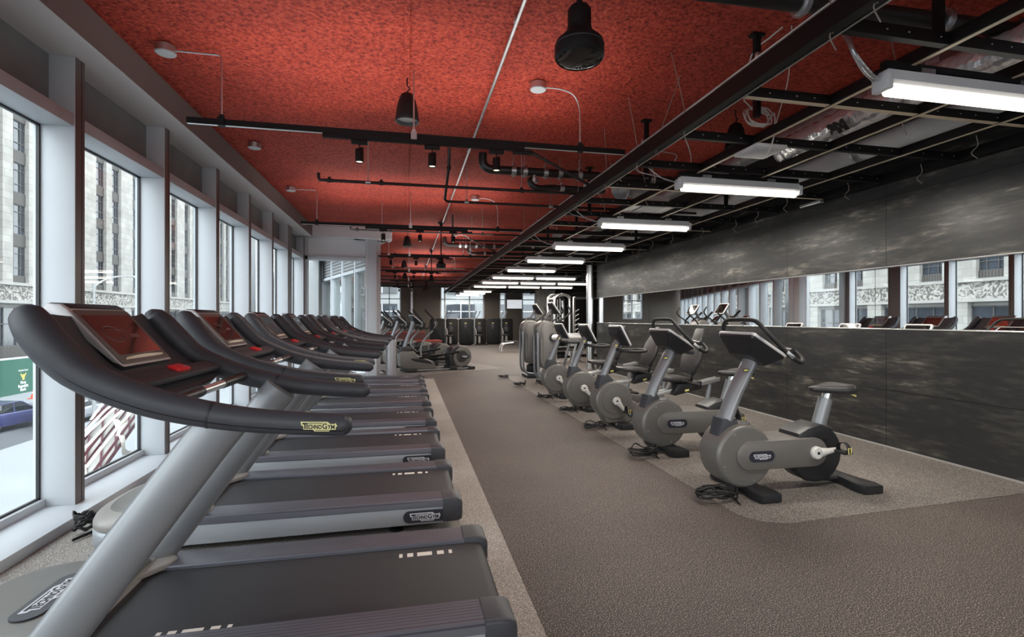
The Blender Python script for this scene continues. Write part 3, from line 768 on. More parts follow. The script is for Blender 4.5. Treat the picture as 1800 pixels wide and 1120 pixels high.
# ------------------------------------------------------------------ upright bike (local x0 = 3.1)
def make_upright():
    t = thing('upright_bike', 'x', 'exercise bike')
    X = lambda x: x-3.1
    floor_bar(t, X(2.69), .2, .33, 'front_base'); floor_bar(t, X(3.62), .2, .33, 'rear_base')
    b = MB(); b.tube([(X(3.28), 0, .065), (X(3.62), 0, .05)], .06, 10, ref=(0, 1, 0), ry=.03); b.build('base_bar', M['black'], t)
    b = MB(); disc(b, (X(2.615), 0, .31), .25, .135); fs = b.build('front_shell', M['taupe'], t, ang=22)
    for a in (55, 120, 200, 290):
        b = MB(); q = math.radians(a); b.lathe([(0, -.139), (.006, -.139), (.006, -.134)], (X(2.615)+.205*math.cos(q), 0, .31+.205*math.sin(q)), 'y', 8); b.build('screw', M['alu'], fs)
    b = MB(); disc(b, (X(3.315), 0, .286), .24, .10); b.build('rear_shell', M['black'], t, ang=22)
    b = MB(); b.prism([(X(3.1), .39), (X(3.12), .46), (X(3.2), .5), (X(3.33), .53), (X(3.45), .49), (X(3.4), .4)], -.12, .12, 'xz', .02); b.build('rear_cowl', M['black'], t)
    b = MB(); b.prism(stadium(X(2.64), .315, X(3.24), .315, .115), -.155, .155, 'xz', .012); bm_ = b.build('drive_beam', M['taupe'], t, ang=40)
    logo_part(.155, (.225, .085), face_m((X(2.74), -.157, .31), (1, 0, 0), (0, 0, 1)), [M['pill'], M['plaque_w'], M['ink']], bm_)
    logo_part(.155, (.225, .085), face_m((X(2.74), .157, .31), (-1, 0, 0), (0, 0, 1)), [M['pill'], M['plaque_w'], M['ink']], bm_)
    b = MB(); b.prism([(X(2.40), .40), (X(2.47), .40), (X(2.62), .5), (X(2.72), .555), (X(2.6), .56), (X(2.575), .60), (X(2.455), .60)], -.075, .075, 'xz', .02); b.build('neck_collar', M['char'], t)
    pts = [(X(2.47), 0, .45), (X(2.52), 0, .58), (X(2.60), 0, .77), (X(2.68), 0, .92), (X(2.755), 0, 1.05), (X(2.78), 0, 1.12)]
    b = MB(); b.tube(spline(pts, 4), .075, 20, ref=(0, 1, 0), ry=.052); cl = b.build('column', M['silver'], t, ang=60)
    b = MB(); b.box((X(2.655), -.0765, .985), (.045, .004, .028)); b.build('column_badge', M['black'], cl)
    b = MB(); b.box((X(2.655), -.079, .985), (.036, .002, .014)); b.build('column_plaque', M['yellow'], cl)
    console_slab(t, (X(2.765), 0, 1.19), 32, .45, .36, back=.1)
    b = MB(); b.box((X(2.9), 0, 1.05), (.16, .2, .045), .015, 0, Matrix.Rotation(math.radians(10), 3, 'Y')); b.build('bottle_tray', M['char'], t)
    hb = [(2.99, -.12, 1.155), (3.02, -.19, 1.13), (3.01, -.27, 1.08), (2.955, -.305, 1.062), (2.86, -.305, 1.12), (2.76, -.29, 1.22), (2.69, -.255, 1.31), (2.665, -.19, 1.375), (2.66, -.1, 1.39)]
    hb = hb+[(x, -y, z) for x, y, z in hb[::-1]]
    b = MB(); b.tube([(X(p.x), p.y, p.z) for p in spline(hb, 5)], .0175, 14); h = b.build('handlebar', M['rubber'], t, ang=60)
    for s in (-1, 1):
        b = MB(); b.tube([(X(2.99), s*.06, 1.15), (X(2.99), s*.19, 1.14)], .026, 12, ref=(1, 0, 0), ry=.022); b.build('grip', M['black'], h)
        b = MB(); b.box((X(2.86), s*.307, 1.122), (.075, .04, .03), .008, 0, Matrix.Rotation(math.radians(40), 3, 'Y')); b.build('hand_sensor', M['galv'], h)
    pedal_set(t, X(3.24), .315, 6, .155)
    b = MB(); b.tube([(X(3.40), 0, .46), (X(3.485), 0, .72)], .05, 18, ref=(0, 1, 0), ry=.06); sp = b.build('seat_tube', M['silver'], t)
    b = MB(); b.tube([(X(3.48), 0, .7), (X(3.505), 0, .78)], .036, 16); b.build('seat_post', M['alu'], t)
    rings = []
    for x, w, zt, zb in ((3.335, .015, .815, .80), (3.345, .035, .825, .785), (3.40, .05, .832, .775), (3.48, .085, .832, .77), (3.56, .135, .838, .765), (3.63, .15, .845, .765), (3.675, .13, .842, .775), (3.69, .08, .83, .79)):
        rings.append([(X(x), y, z) for y, z in rrect(2*w, zt-zb, min(w, (zt-zb)/2)*.9, 4, 0, (zt+zb)/2)])
    b = MB(); b.loft(rings); se = b.build('saddle', M['leather'], t, ang=60)
    b = MB(); b.box((X(3.66), -.1, .758), (.05, .02, .014), .004, 0, Matrix.Rotation(.4, 3, 'Y')); b.build('seat_lever', M['yellow'], se)
    return t
UB = make_upright()
for i, (y, l) in enumerate(((3.59, 'nearest upright exercise bike, drive beam badge and saddle in full view'), (4.85, 'second upright exercise bike, half hidden behind the nearest one'))):
    o = UB if i == 0 else copy_tree(UB)
    o.location = (3.1, y, 0); tag(o, l, 'exercise bike', 'upright bikes on the grey mat')

# ------------------------------------------------------------------ recumbent bike
def make_recumbent():
    t = thing('recumbent_bike', 'x', 'exercise bike')
    X = lambda x: x-3.1
    floor_bar(t, X(2.70), .2, .31, 'front_base'); floor_bar(t, X(4.0), .16, .28, 'rear_base')
    b = MB(); disc(b, (X(2.60), 0, .345), .25, .13); b.build('front_shell', M['taupe'], t, ang=22)
    b = MB(); b.lathe([(.165, -.131), (.165, -.136), (.15, -.139), (.0, -.139)], (X(2.60), 0, .345), 'y', 32); b.build('shell_disc', M['taupe'], t, ang=30)
    b = MB(); b.prism([(X(2.42), .2), (X(2.5), .06), (X(2.95), .06), (X(3.06), .14), (X(3.06), .24), (X(2.8), .36)], -.12, .12, 'xz', .02); lw = b.build('lower_shell', M['taupe'], t)
    logo_part(.11, (.17, .07), face_m((X(2.79), -.122, .2), (.8, 0, -1), (1, 0, .8)), [M['pill'], M['plaque_w'], M['ink']], lw)
    b = MB(); b.prism([(X(2.95), .07), (X(3.6), .06), (X(4.05), .05), (X(4.05), .1), (X(3.9), .15), (X(3.3), .23), (X(2.95), .25)], -.075, .075, 'xz', .015); b.build('lower_beam', M['taupe'], t)
    b = MB(); b.tube([(X(2.6), -.16, .05), (X(4.0), -.16, .04)], .018, 8); b.build('floor_tube', M['silver'], t)
    b = MB(); b.prism([(X(2.38), .42), (X(2.46), .44), (X(2.75), .56), (X(2.62), .60), (X(2.55), .67), (X(2.44), .67)], -.075, .075, 'xz', .02); b.build('neck_collar', M['char'], t)
    pts = [(X(2.45), 0, .5), (X(2.50), 0, .65), (X(2.58), 0, .85), (X(2.66), 0, 1.03), (X(2.72), 0, 1.13)]
    b = MB(); b.tube(spline(pts, 4), .06, 18, ref=(0, 1, 0), ry=.045); cl = b.build('column', M['silver'], t, ang=60)
    b = MB(); b.box((X(2.655), -.061, 1.05), (.035, .004, .03)); b.build('column_plaque', M['yellow'], cl)
    console_slab(t, (X(2.725), 0, 1.18), 62, .42, .30, back=.05)
    loop = [(2.66, -.05, 1.0), (2.72, -.16, .985), (2.9, -.2, .975), (3.02, -.16, .98), (3.05, 0, .985)]
    loop = loop+[(x, -y, z) for x, y, z in loop[-2::-1]]
    b = MB(); b.tube([(X(p.x), p.y, p.z) for p in spline(loop, 4)], .02, 12); b.build('handlebar', M['rubber'], t, ang=60)
    pedal_set(t, X(2.62), .345, -50, .14)
    # inclined aluminium seat rail on its post
    b = MB()
    for s in (-1, 1): b.prism([(X(3.12), .32+.03), (X(4.16), .52+.03), (X(4.16), .60), (X(3.12), .40)], s*.045-.018, s*.045+.018, 'xz', .003)
    b.prism([(X(3.12), .36), (X(4.15), .57), (X(4.15), .58), (X(3.12), .375)], -.05, .05, 'xz'); b.build('seat_rail', M['alu'], t)
    for x in (3.25, 3.98):
        b = MB(); b.tube([(X(x), 0, .12), (X(x+.06), 0, .38+(x-3.12)*.16)], .032, 14); b.build('rail_post', M['silver'], t)
    b = MB(); b.prism([(X(3.42), .42), (X(3.46), .38), (X(3.85), .46), (X(3.85), .56), (X(3.5), .54)], -.13, .13, 'xz', .02); cr = b.build('seat_carriage', M['black'], t)
    b = MB(); b.box((X(3.62), -.135, .45), (.06, .012, .024), .004, 0, Matrix.Rotation(-.2, 3, 'Y')); b.build('carriage_lever', M['yellow'], cr)
    rings = []
    for x, w, zc, h in ((3.24, .1, .615, .03), (3.27, .17, .612, .065), (3.36, .2, .608, .075), (3.55, .2, .595, .075), (3.64, .18, .59, .07), (3.67, .14, .59, .04)):
        rings.append([(X(x), y, z) for y, z in rrect(2*w, h, h*.45, 4, 0, zc)])
    b = MB(); b.loft(rings); b.build('seat_cushion', M['leather'], t, ang=50)
    rings = []
    for q, w, th in ((0, .13, .04), (.03, .17, .07), (.2, .215, .075), (.36, .19, .07), (.45, .13, .06), (.52, .1, .055), (.62, .1, .05), (.645, .08, .03)):
        c = Vector((X(3.70)+q*.32, 0, .66+q*.93))
        rings.append([(c.x+z*.93, y, c.z-z*.32) for y, z in rrect(2*w, th, th*.45, 4)])
    b = MB(); b.loft(rings); b.build('backrest', M['leather'], t, ang=50)
    b = MB(); b.tube([(X(3.74), 0, .52), (X(3.82), 0, .75), (X(3.92), 0, 1.0)], .04, 12, ref=(0, 1, 0), ry=.015); b.build('backrest_bar', M['black'], t)
    for s in (-1, 1):
        b = MB(); b.tube(spline([(X(3.75), s*.12, .52), (X(3.72), s*.25, .53), (X(3.6), s*.28, .56), (X(3.48), s*.28, .60)], 4), .017, 10); b.build('side_handle', M['rubber'], t)
    return t
RB = make_recumbent()
for i, (y, l) in enumerate(((6.09, 'recumbent exercise bike just behind the upright bikes, pedal strap showing'), (7.28, 'middle recumbent exercise bike of the three'), (8.55, 'recumbent exercise bike next to the tall step machines'))):
    o = RB if i == 0 else copy_tree(RB)
    o.location = (3.1, y, 0); tag(o, l, 'exercise bike', 'recumbent bikes')

# ------------------------------------------------------------------ tall step machine
def make_stepper():
    t = thing('step_machine', 'x', 'step machine')
    X = lambda x: x-3.0
    b = MB(); b.prism([(X(2.72), -.30), (X(2.9), -.33), (X(4.1), -.33), (X(4.1), .33), (X(2.9), .33), (X(2.72), .30)], .004, .07, 'xy', .015); b.build('base_plate', M['black'], t)
    out = [(2.62, 1.20), (2.66, 1.29), (2.74, 1.345), (2.84, 1.36), (2.94, 1.34), (3.03, 1.28), (3.09, 1.19), (3.10, .9), (3.06, .55), (3.0, .38), (2.93, .33), (2.80, .33), (2.72, .40), (2.69, .6), (2.68, .95), (2.63, 1.08)]
    P = [(p.x, p.z) for p in spline([(X(a), 0, c) for a, c in out], 3, closed=True)]
    b = MB(); b.prism(P, -.17, .17, 'xz', .045, seg=4); sh = b.build('shell', M['taupe'], t, ang=50)
    b = MB(); inner = [((x-X(2.87))*.78+X(2.89), (z-.85)*.9+.85) for x, z in P]; b.prism(inner, -.185, .185, 'xz', .02); b.build('shell_face', M['taupe'], sh, ang=40)
    logo_part(.16, (.24, .075), face_m((X(2.93), -.187, .58), (0, 0, 1), (-1, 0, 0)), [M['pill'], M['plaque_w'], M['ink']], sh)
    for s in (-1, 1):
        fr = [(2.645, s*.14, 1.1), (2.65, s*.15, .9), (2.65, s*.15, .5), (2.66, s*.15, .26), (2.72, s*.16, .14), (2.85, s*.18, .1), (3.1, s*.2, .1), (3.4, s*.2, .11)]
        b = MB(); b.tube([(X(p.x), p.y, p.z) for p in spline(fr, 4)], .026, 12); b.build('frame_tube', M['silver'], t, ang=60)
        b = MB(); b.prism(stadium(X(2.98), 1.0, X(3.62), 1.015, .065), s*.19, s*.25, 'xz', .015); ar = b.build('swing_arm', M['alu'], t, ang=40)
        b = MB(); b.prism(stadium(X(2.99), 1.0, X(3.6), 1.012, .022), s*.248, s*.256, 'xz', .004); b.build('arm_inlay', M['crank'], ar)
        b = MB(); b.lathe([(.085, s*.17), (.085, s*.2), (.075, s*.21), (0, s*.21)], (X(2.97), 0, 1.0), 'y', 24); b.build('arm_hub', M['black'], ar)
        b = MB(); b.tube([(X(q.x), q.y, q.z) for q in spline([(3.52, s*.22, 1.0), (3.44, s*.23, .75), (3.37, s*.24, .45), (3.34, s*.25, .22), (3.34, s*.25, .13)], 4)], .026, 12); b.build('step_link', M['silver'], t, ang=60)
        b = MB(); b.box((X(3.5), s*.2, .2), (.42, .17, .04), .015, 0, Matrix.Rotation(-.12*s, 3, 'Y')); b.build('foot_plate', M['rubber'], t)
        b = MB(); b.tube([(X(q.x), q.y, q.z) for q in spline([(3.0, s*.2, 1.24), (3.12, s*.25, 1.36), (3.26, s*.27, 1.46), (3.33, s*.26, 1.56), (3.27, s*.24, 1.68)], 4)], .017, 10); b.build('handle', M['rubber'], t, ang=60)
    b = MB(); b.tube(spline([(X(3.1), 0, 1.1), (X(3.1), 0, .8), (X(3.04), 0, .4), (X(2.98), 0, .1)], 4), .05, 12, ref=(0, 1, 0), ry=.03); b.build('rear_strut', M['char'], t, ang=60)
    b = MB(); b.prism([(X(2.74), 1.33), (X(2.98), 1.30), (X(2.94), 1.36), (X(2.86), 1.42), (X(2.80), 1.42)], -.1, .1, 'xz', .012); b.build('neck_collar', M['black'], t)
    b = MB(); b.tube([(X(2.82), 0, 1.36), (X(2.99), 0, 1.60)], .055, 16, ref=(0, 1, 0), ry=.03); b.build('column', M['silver'], t)
    console_slab(t, (X(3.045), 0, 1.625), 55, .36, .30, back=.05)
    b = MB(); b.box((X(2.93), 0, .2), (.3, .2, .22), .04); b.build('pivot_block', M['black'], t)
    return t
SM = make_stepper()
for i, (x, y, l) in enumerate(((3.05, 10.3, 'tall taupe step machine with silver arm, beside the recumbent bikes'), (3.02, 11.55, 'tall taupe step machine behind the other one, mostly hidden'))):
    o = SM if i == 0 else copy_tree(SM)
    o.location = (x, y, 0); tag(o, l, 'step machine', 'tall step machines')

# ------------------------------------------------------------------ elliptical trainers
def make_elliptical():
    t = thing('elliptical_trainer', 'x', 'elliptical trainer')
    b = MB(); b.prism([(-1.0, .5), (-.93, .56), (-.62, .55), (-.5, .42), (-.08, .26), (.02, .1), (.0, .05), (-.8, .05), (-.97, .16)], -.15, .15, 'xz', .03, seg=3); sh = b.build('front_shell', M['taupe'], t, ang=45)
    b = MB(); b.prism([(-.72, .34), (-.62, .37), (-.2, .27), (-.1, .2), (-.2, .2), (-.6, .28)], -.155, .155, 'xz', .004); b.build('shell_inlay', M['black'], sh)
    b = MB(); b.prism([(-1.0, .5), (-.9, .66), (-.66, .68), (-.5, .52), (-.62, .5)], -.13, .13, 'xz', .03); b.build('front_cowl', M['black'], t)
    b = MB(); b.prism([(-.86, -.3), (-.6, -.3), (-.56, -.26), (-.6, .3), (-.86, .3)], .004, .09, 'xy', .025); b.build('front_foot', M['rubber'], t)
    b = MB(); disc(b, (.72, 0, .365), .295, .19); w = b.build('wheel_shell', M['taupe'], t, ang=22)
    for r in (.25, .18):
        b = MB(); b.lathe([(r, -.19), (r, -.196), (r-.012, -.199), (0, -.199)], (.72, 0, .365), 'y', 36); b.build('wheel_ring', M['taupe'], w, ang=30)
    logo_part(.17, (.26, .09), face_m((.8, -.201, .36), (1, 0, -.05), (.05, 0, 1)), [M['pill'], M['plaque_w'], M['ink']], w)
    b = MB(); b.prism([(.38, .5), (.46, .6), (.6, .66), (.68, .64), (.52, .5), (.48, .3), (.55, .1), (.4, .1), (.36, .3)], -.2, .2, 'xz', .02); b.build('wheel_guard', M['black'], t)
    b = MB(); b.bx(.9, 1.08, -.28, .28, .004, .09, .02); b.bx(.35, .56, -.24, .24, .004, .12, .02); b.build('rear_foot', M['rubber'], t)
    for s in (-1, 1):
        b = MB(); b.bx(-.6, 1.0, s*.2-.02, s*.2+.02, .03, .06, .005); b.build('floor_rail', M['silver'], t)
        pz = .42 if s < 0 else .3
        b = MB(); b.tube([(-.5, s*.24, pz-.05), (-.1, s*.24, pz-.02), (.62, s*.22, .5 if s < 0 else .28)], .02, 10, ref=(0, 1, 0), ry=.03); b.build('pedal_bar', M['matte'], t)
        b = MB(); b.box((-.02, s*.25, pz+.02), (.4, .14, .04), .015, 0, Matrix.Rotation(-.08, 3, 'Y')); b.build('foot_plate', M['rubber'], t)
        d = .0 if s < 0 else -.16
        arm = [(-.46+d*.3, s*.26, .40), (-.47+d*.5, s*.27, .62), (-.38+d, s*.28, .85), (-.16+d, s*.29, 1.08), (-.07+d, s*.29, 1.2), (-.1+d, s*.29, 1.32)]
        b = MB(); b.tube(spline(arm, 4), .026, 12); am = b.build('swing_arm', M['silver'], t, ang=60)
        gr = [(-.16+d, s*.29, 1.08), (-.06+d, s*.29, 1.2), (-.1+d, s*.28, 1.36), (-.25+d, s*.26, 1.52), (-.36+d, s*.25, 1.64)]
        b = MB(); b.tube(spline(gr, 4), .029, 12); b.build('grip', M['rubber'], am, ang=60)
        b = MB(); b.tube(spline([(-.52, s*.08, 1.2), (-.36, s*.2, 1.14), (-.22, s*.2, 1.16), (-.2, s*.19, 1.28)], 4), .018, 10); b.build('fixed_handle', M['rubber'], t, ang=60)
    b = MB(); b.tube(spline([(-.84, 0, .6), (-.78, 0, .8), (-.66, 0, 1.1), (-.58, 0, 1.32)], 4), .065, 16, ref=(0, 1, 0), ry=.045); b.build('column', M['silver'], t, ang=60)
    console_slab(t, (-.53, 0, 1.38), 40, .42, .34, back=.06)
    return t
EL = make_elliptical()
rz = math.radians(17)
EP = [(.72, 13.55), (.29, 14.9), (-.16, 16.25), (-.6, 17.6), (-1.05, 18.95)]
ELL = ['nearest elliptical trainer, beside the silver bollard', 'second elliptical trainer of the row, behind the nearest', 'middle elliptical trainer of the five in the row', 'fourth elliptical trainer of the row', 'farthest elliptical trainer, before the dark red block']
for i, (x, y) in enumerate(EP):
    o = EL if i == 0 else copy_tree(EL)
    o.location = (x, y, 0); o.rotation_euler = (0, 0, rz); tag(o, ELL[i], 'elliptical trainer', 'elliptical trainers')

# silver bollard
t = thing('bollard', 'silver ribbed cylindrical bollard standing at the end of the treadmill row', 'bollard', (-.39, 12.45, 0))
b = MB(); b.lathe([(.13, 0), (.13, .86), (.125, .88), (0, .885)], n=40); b.build('post', stripe_mat('ribbed silver', lin(170, 170, 174), lin(120, 120, 126), 0, .03, .25, .4, .3), t)
b = MB(); b.lathe([(.14, 0), (.14, .03), (.13, .032)], n=40); b.build('base_ring', M['galv'], t)

# floor cables
def coil(seed, r=.13, n=5, tail=(.25, .1)):
    rnd = random.Random(seed); pts = []
    for k in range(n*10):
        a = 2*PI*k/10; rr = r*(.62+.38*rnd.random()); pts.append((rr*math.cos(a)*1.15+rnd.uniform(-.01, .01), rr*math.sin(a)*.8, .012+.0012*k+.02*rnd.random()+(.035 if rnd.random() > .9 else 0)))
    pts += [(r*1.0, .02, .02), (tail[0], tail[1], .011)]
    b = MB(); b.tube(spline(pts, 3), .0065, 6)
    return b
CB = [(2.33, 3.42, .15, 6, 'coiled black power cable on the mat under the nearest upright bike'), (2.34, 4.66, .14, 5, 'coiled black power cable at the base of the second upright bike'),
      (2.33, 5.95, .13, 4, 'black cable bundle beside the first recumbent bike'), (2.36, 7.12, .13, 4, 'black cable bundle beside the middle recumbent bike'),
      (2.36, 8.4, .12, 4, 'black cable bundle beside the farthest recumbent bike'), (2.28, 10.05, .12, 4, 'black cable heap before the nearer tall step machine'),
      (2.2, 11.4, .12, 4, 'black cable heap before the hidden step machine'), (-2.04, 3.72, .075, 6, 'black cable bundle between the second treadmill hood and the window sill'), (-.62, 12.95, .12, 4, 'black cable on the floor behind the silver bollard')]
for i, (x, y, r_, n_, l) in enumerate(CB):
    b = coil(i+3, r_, n_, (.1 if i != 7 else .0, -.14)); o = b.build('power_cable', M['rubber'], ang=60); o.location = (x, y, 0.002); tag(o, l, 'cable', 'power cables on the floor')
    if i == 7: o.scale = (.8, .9, 1.5)
# ------------------------------------------------------------------ hanging strut grid
GX = [2.13, 2.87, 3.62, 4.37, 5.06]
t = thing('ceiling_grid', 'black suspended strut grid hanging below the ceiling above the bikes', 'hanging grid', (2.13, 0, 2.9))
O = Vector((2.13, 0, 2.9))
def gpart(name, b, mats, **k):
    b.v = [tuple(Vector(v)-O) for v in b.v]; return b.build(name, mats, t, **k)
b = MB(); b.bx(2.09, 2.16, -1, 29.2, 2.865, 2.985, .004); b.bx(2.165, 2.18, -1, 29.2, 2.862, 2.872, 0, 1); gpart('edge_beam', b, [M['matte'], M['steel']], smooth=False)
for x in GX[1:4]:
    b = MB(); b.bx(x-.022, x+.022, -1, 29.2, 2.87, 2.94); b.bx(x-.012, x+.012, -1, 29.2, 2.866, 2.87, 0, 1); gpart('main_runner', b, [M['matte'], M['cream']], smooth=False)  # cream underside stands in for strip light falling on the black runner
for x in (5.8, 6.55, 7.3, 8.05, 8.8):
    b = MB(); b.bx(x-.022, x+.022, 13, 29.2, 2.87, 2.94); gpart('main_runner', b, [M['matte']], smooth=False)
y = 2.15-.77*2
i = 0
while y < 29:
    b = MB(); x1 = 5.06 if y < 13 else 9.3
    b.bx(2.16, x1, y-.02, y+.02, 2.875, 2.94)
    b.bx(2.2, x1, y-.02, y+.02, 2.872, 2.875, 0, 1)
    if y < 8:
        for k in range(int((x1-2.3)/.07)):
            if (k*7+i) % 5 < 2: b.quad((2.3+k*.07, y-.0205, 2.905), (2.312+k*.07, y-.0205, 2.905), (2.312+k*.07, y-.0205, 2.912), (2.3+k*.07, y-.0205, 2.912), 2)
    gpart('cross_member', b, [M['matte'], M['cream'] if i % 3 == 0 else M['matte'], M['crank']], smooth=False)  # cream undersides paint in the glow of nearby strip lights
    y += .77; i += 1
rnd = random.Random(5)
for (x, y) in ((2.87, 2.2), (2.55, 3.25), (2.5, 4.9), (2.5, 6.6), (2.87, 8.2), (2.87, 10), (2.87, 12.3), (4.37, 6.2), (4.37, 9), (2.5, 14.5)):
    b = MB(); b.bx(x-.02, x+.02, y-.02, y+.02, 2.9, 3.53); b.bx(x-.05, x+.05, y-.03, y+.03, 3.5, 3.525); gpart('hanger_strut', b, M['matte'], smooth=False)
for k in range(26):
    y = 1.4+k*.42+rnd.uniform(-.1, .1); x = rnd.choice([2.13, 2.13, 2.87, 3.62, 4.37]); dx = rnd.uniform(-.12, .25)
    pts = [(x, y, 2.86), (x+.01, y+.01, 2.97), (x+dx*.5, y+.02, 3.2), (x+dx, y+rnd.uniform(-.1, .1), 3.53)]
    b = MB(); b.tube(pts, .0035, 5)
    tl = [(x, y, 2.95), (x+.015, y, 2.90), (x-.01, y+.01, 2.85), (x+.02, y, 2.79+rnd.uniform(-.03, .03))]
    b.tube(spline(tl, 3), .0035, 5); gpart('hanger_wire', b, M['wire'])
for k in range(14):
    y = 3.2+k*.7; b = MB(); x = 4.6+rnd.uniform(-.1, .3)
    b.tube(spline([(x, y, 2.9), (x+.02, y, 2.82), (x-.02, y+.02, 2.76), (x+.02, y, 2.71)], 3), .0035, 5); gpart('tie_wire', b, M['wire'])

# ------------------------------------------------------------------ fluorescent fixtures
def make_fixture():
    t = thing('fluorescent_light', 'x', 'light')
    b = MB(); b.prism([(-.032, .025), (-.05, -.04), (-.03, -.055), (.03, -.055), (.05, -.04), (.032, .025)], 0, 1.38, 'yz', .003); b.build('channel', M['fixture'], t, ang=30)
    b = MB(); b.tube([(.03, 0, -.085), (1.35, 0, -.085)], .033, 18); b.build('tube_lens', M['tube'], t)
    for x in (-.015, 1.375):
        b = MB(); b.box((x+.01, 0, -.045), (.045, .105, .1), .01); b.build('end_cap', M['fixture'], t)
    for x in (.3, 1.05):
        b = MB(); b.bx(x-.05, x+.05, -.022, .022, -.005, .06); b.bx(x-.01, x+.01, -.01, .01, .05, .13); b.build('mounting_clip', M['galv'], t, smooth=False)
    b = MB(); b.bx(.0, 1.38, -.02, .02, .04, .08); b.build('mounting_strut', M['matte'], t, smooth=False)
    return t
FX = make_fixture()
Z = 2.80
FP = [(2.68, 2.36), (2.68, 4.55), (2.68, 6.65), (2.68, 8.9), (2.68, 11.1), (2.68, 13.4), (2.70, 15.9), (4.15, 15.9), (2.70, 18.2), (4.15, 18.2), (5.60, 18.2), (2.70, 20.5), (4.15, 20.5), (5.60, 20.5), (2.7, 24.3), (2.7, 26.3), (2.7, 28.4)]
NM = ['nearest lit fluorescent strip light, armoured cable looping into its end', 'second lit fluorescent strip in the row above the bikes', 'third lit fluorescent strip, under the white ceiling diffuser', 'fourth lit fluorescent strip in the row over the bikes', 'fifth lit fluorescent strip in the row', 'sixth lit fluorescent strip, last single one before the doubled rows',
      'fluorescent strip on the aisle side of the doubled row', 'fluorescent strip on the wall side of the doubled row', 'fluorescent strip on the aisle side of the nearer triple row', 'middle fluorescent strip of the nearer triple row', 'wall-side fluorescent strip of the nearer triple row, by the steel column',
      'fluorescent strip on the aisle side of the farther triple row', 'middle fluorescent strip of the farther triple row', 'wall-side fluorescent strip of the farther triple row', 'first single fluorescent strip beyond the triple rows', 'second single fluorescent strip beyond the triple rows', 'last fluorescent strip, nearest to the far wall']
for i, (x, y) in enumerate(FP):
    o = FX if i == 0 else copy_tree(FX)
    o.location = (x, y, Z); tag(o, NM[i], 'light', 'fluorescent strip lights')
def flex(o, paths, r=.011, name='flexible_conduit'):
    for p in paths:
        b = MB(); pts = spline(p, 8); b.tube(pts, [r*(1 if k % 2 else .86) for k in range(len(pts))], 8); b.build(name, M['galv'], o, smooth=False)
flex(FX, [[(-.03, 0, -.03), (-.12, -.02, .0), (-.22, -.02, .1), (-.24, 0, .22), (-.22, .05, .32), (-.1, .1, .38), (.05, .12, .36), (.3, .1, .36)], [(-.03, .03, -.02), (-.1, .03, .03), (-.17, .03, .12), (-.2, .05, .22), (-.23, .1, .33), (-.16, .12, .38), (-.05, .14, .36)]])
lights = [o for o in bpy.data.objects if o.name.startswith('fluorescent_light') and o is not FX]
for k, o in enumerate([q for q in lights if q.location.y < 9]):
    flex(o, [[(-.03, 0, -.03), (-.18, 0, .0), (-.35, .02, .12), (-.38, .1, .25), (-.2, .2, .34), (.1, .25, .34), (.15, .35, .3)], [(-.03, .03, -.02), (-.2, .05, .03), (-.42, .1, .1), (-.45, .2, .3), (-.3, .5, .38)]], .006, 'wiring')

# ------------------------------------------------------------------ track bars, spots, rods, junction boxes
def rod(b, x, y, z0, z1, r=.006, m=0): b.tube([(x, y, z0), (x, y, z1)], r, 8, m)
TRY = [4.32, 8.55, 12.4, 16.5, 20.5, 24.5]
TZ = 2.925
TRN = ['nearest', 'second', 'third', 'fourth', 'fifth', 'farthest']
SPN = ['window-side', 'middle', 'aisle-side']
def make_track(x0, x1, full):
    t = thing('light_track', 'x', 'light track')
    b = MB(); b.bx(x0, x1, -.02, .02, .0, .045); b.bx(x0, x1, -.012, .012, -.001, .0, 0, 1); b.build('mounting_bar', [M['matte'], M['alu']], t, smooth=False)
    b = MB(); b.bx(-.68, 1.02, -.018, .018, -.035, -.001); b.build('track', M['matte'], t, smooth=False)
    b = MB(); b.bx(.92, 1.1, -.022, .022, -.06, -.03, .004); b.build('feed_box', M['matte'], t)
    for x in (-1.435, .055, 1.546):
        if x < x0: continue
        if x == .055:
            b = MB(); rod(b, x, 0, .04, .595, .007); b.build('hanger_rod', M['galv'], t)
        b = MB(); b.bx(x-.025, x+.025, -.028, .028, -.005, .06); b.bx(x-.015, x+.015, -.015, .015, .06, .085); b.build('hanger_clip', M['galv'] if abs(x-.05) < .1 else M['matte'], t, smooth=False)
    return t
SP = None
def make_spot():
    t = thing('track_spotlight', 'x', 'spotlight')
    b = MB(); b.bx(-.065, .065, -.02, .02, -.035, .0, .004); b.build('adapter', M['matte'], t)
    b = MB(); b.tube([(0, 0, -.035), (0, 0, -.06), (.03, 0, -.065), (.03, 0, -.09)], .005, 6); b.build('stem', M['matte'], t)
    b = MB(); b.lathe([(.0, -.075), (.031, -.075), (.034, -.08), (.034, -.185), (.030, -.185), (.028, -.176), (0, -.176)], n=20, m=0); b.build('lamp_housing', M['matte'], t, ang=50)
    b = MB(); b.lathe([(.029, -.178), (0, -.1785)], n=16); b.build('lens', M['lampglow'], t)
    return t
SP = make_spot(); first = True
for i, y in enumerate(TRY):
    x0 = -1.68 if i < 2 else (-.4 if i == 2 else -1.3-.3*(i-3))
    tr = make_track(x0, 1.98, True); tr.location = (0, y, TZ)
    tag(tr, TRN[i]+' black ceiling track bar with three spotlights, hung crosswise', 'light track', 'ceiling light tracks')
    for k, x in enumerate((-.39, .21, .77)):
        o = SP if first else copy_tree(SP); first = False
        o.location = (x, y, TZ-.0365); tag(o, '%s black cylinder spotlight on the %s ceiling track' % (SPN[k], TRN[i]), 'spotlight', 'track spotlights')
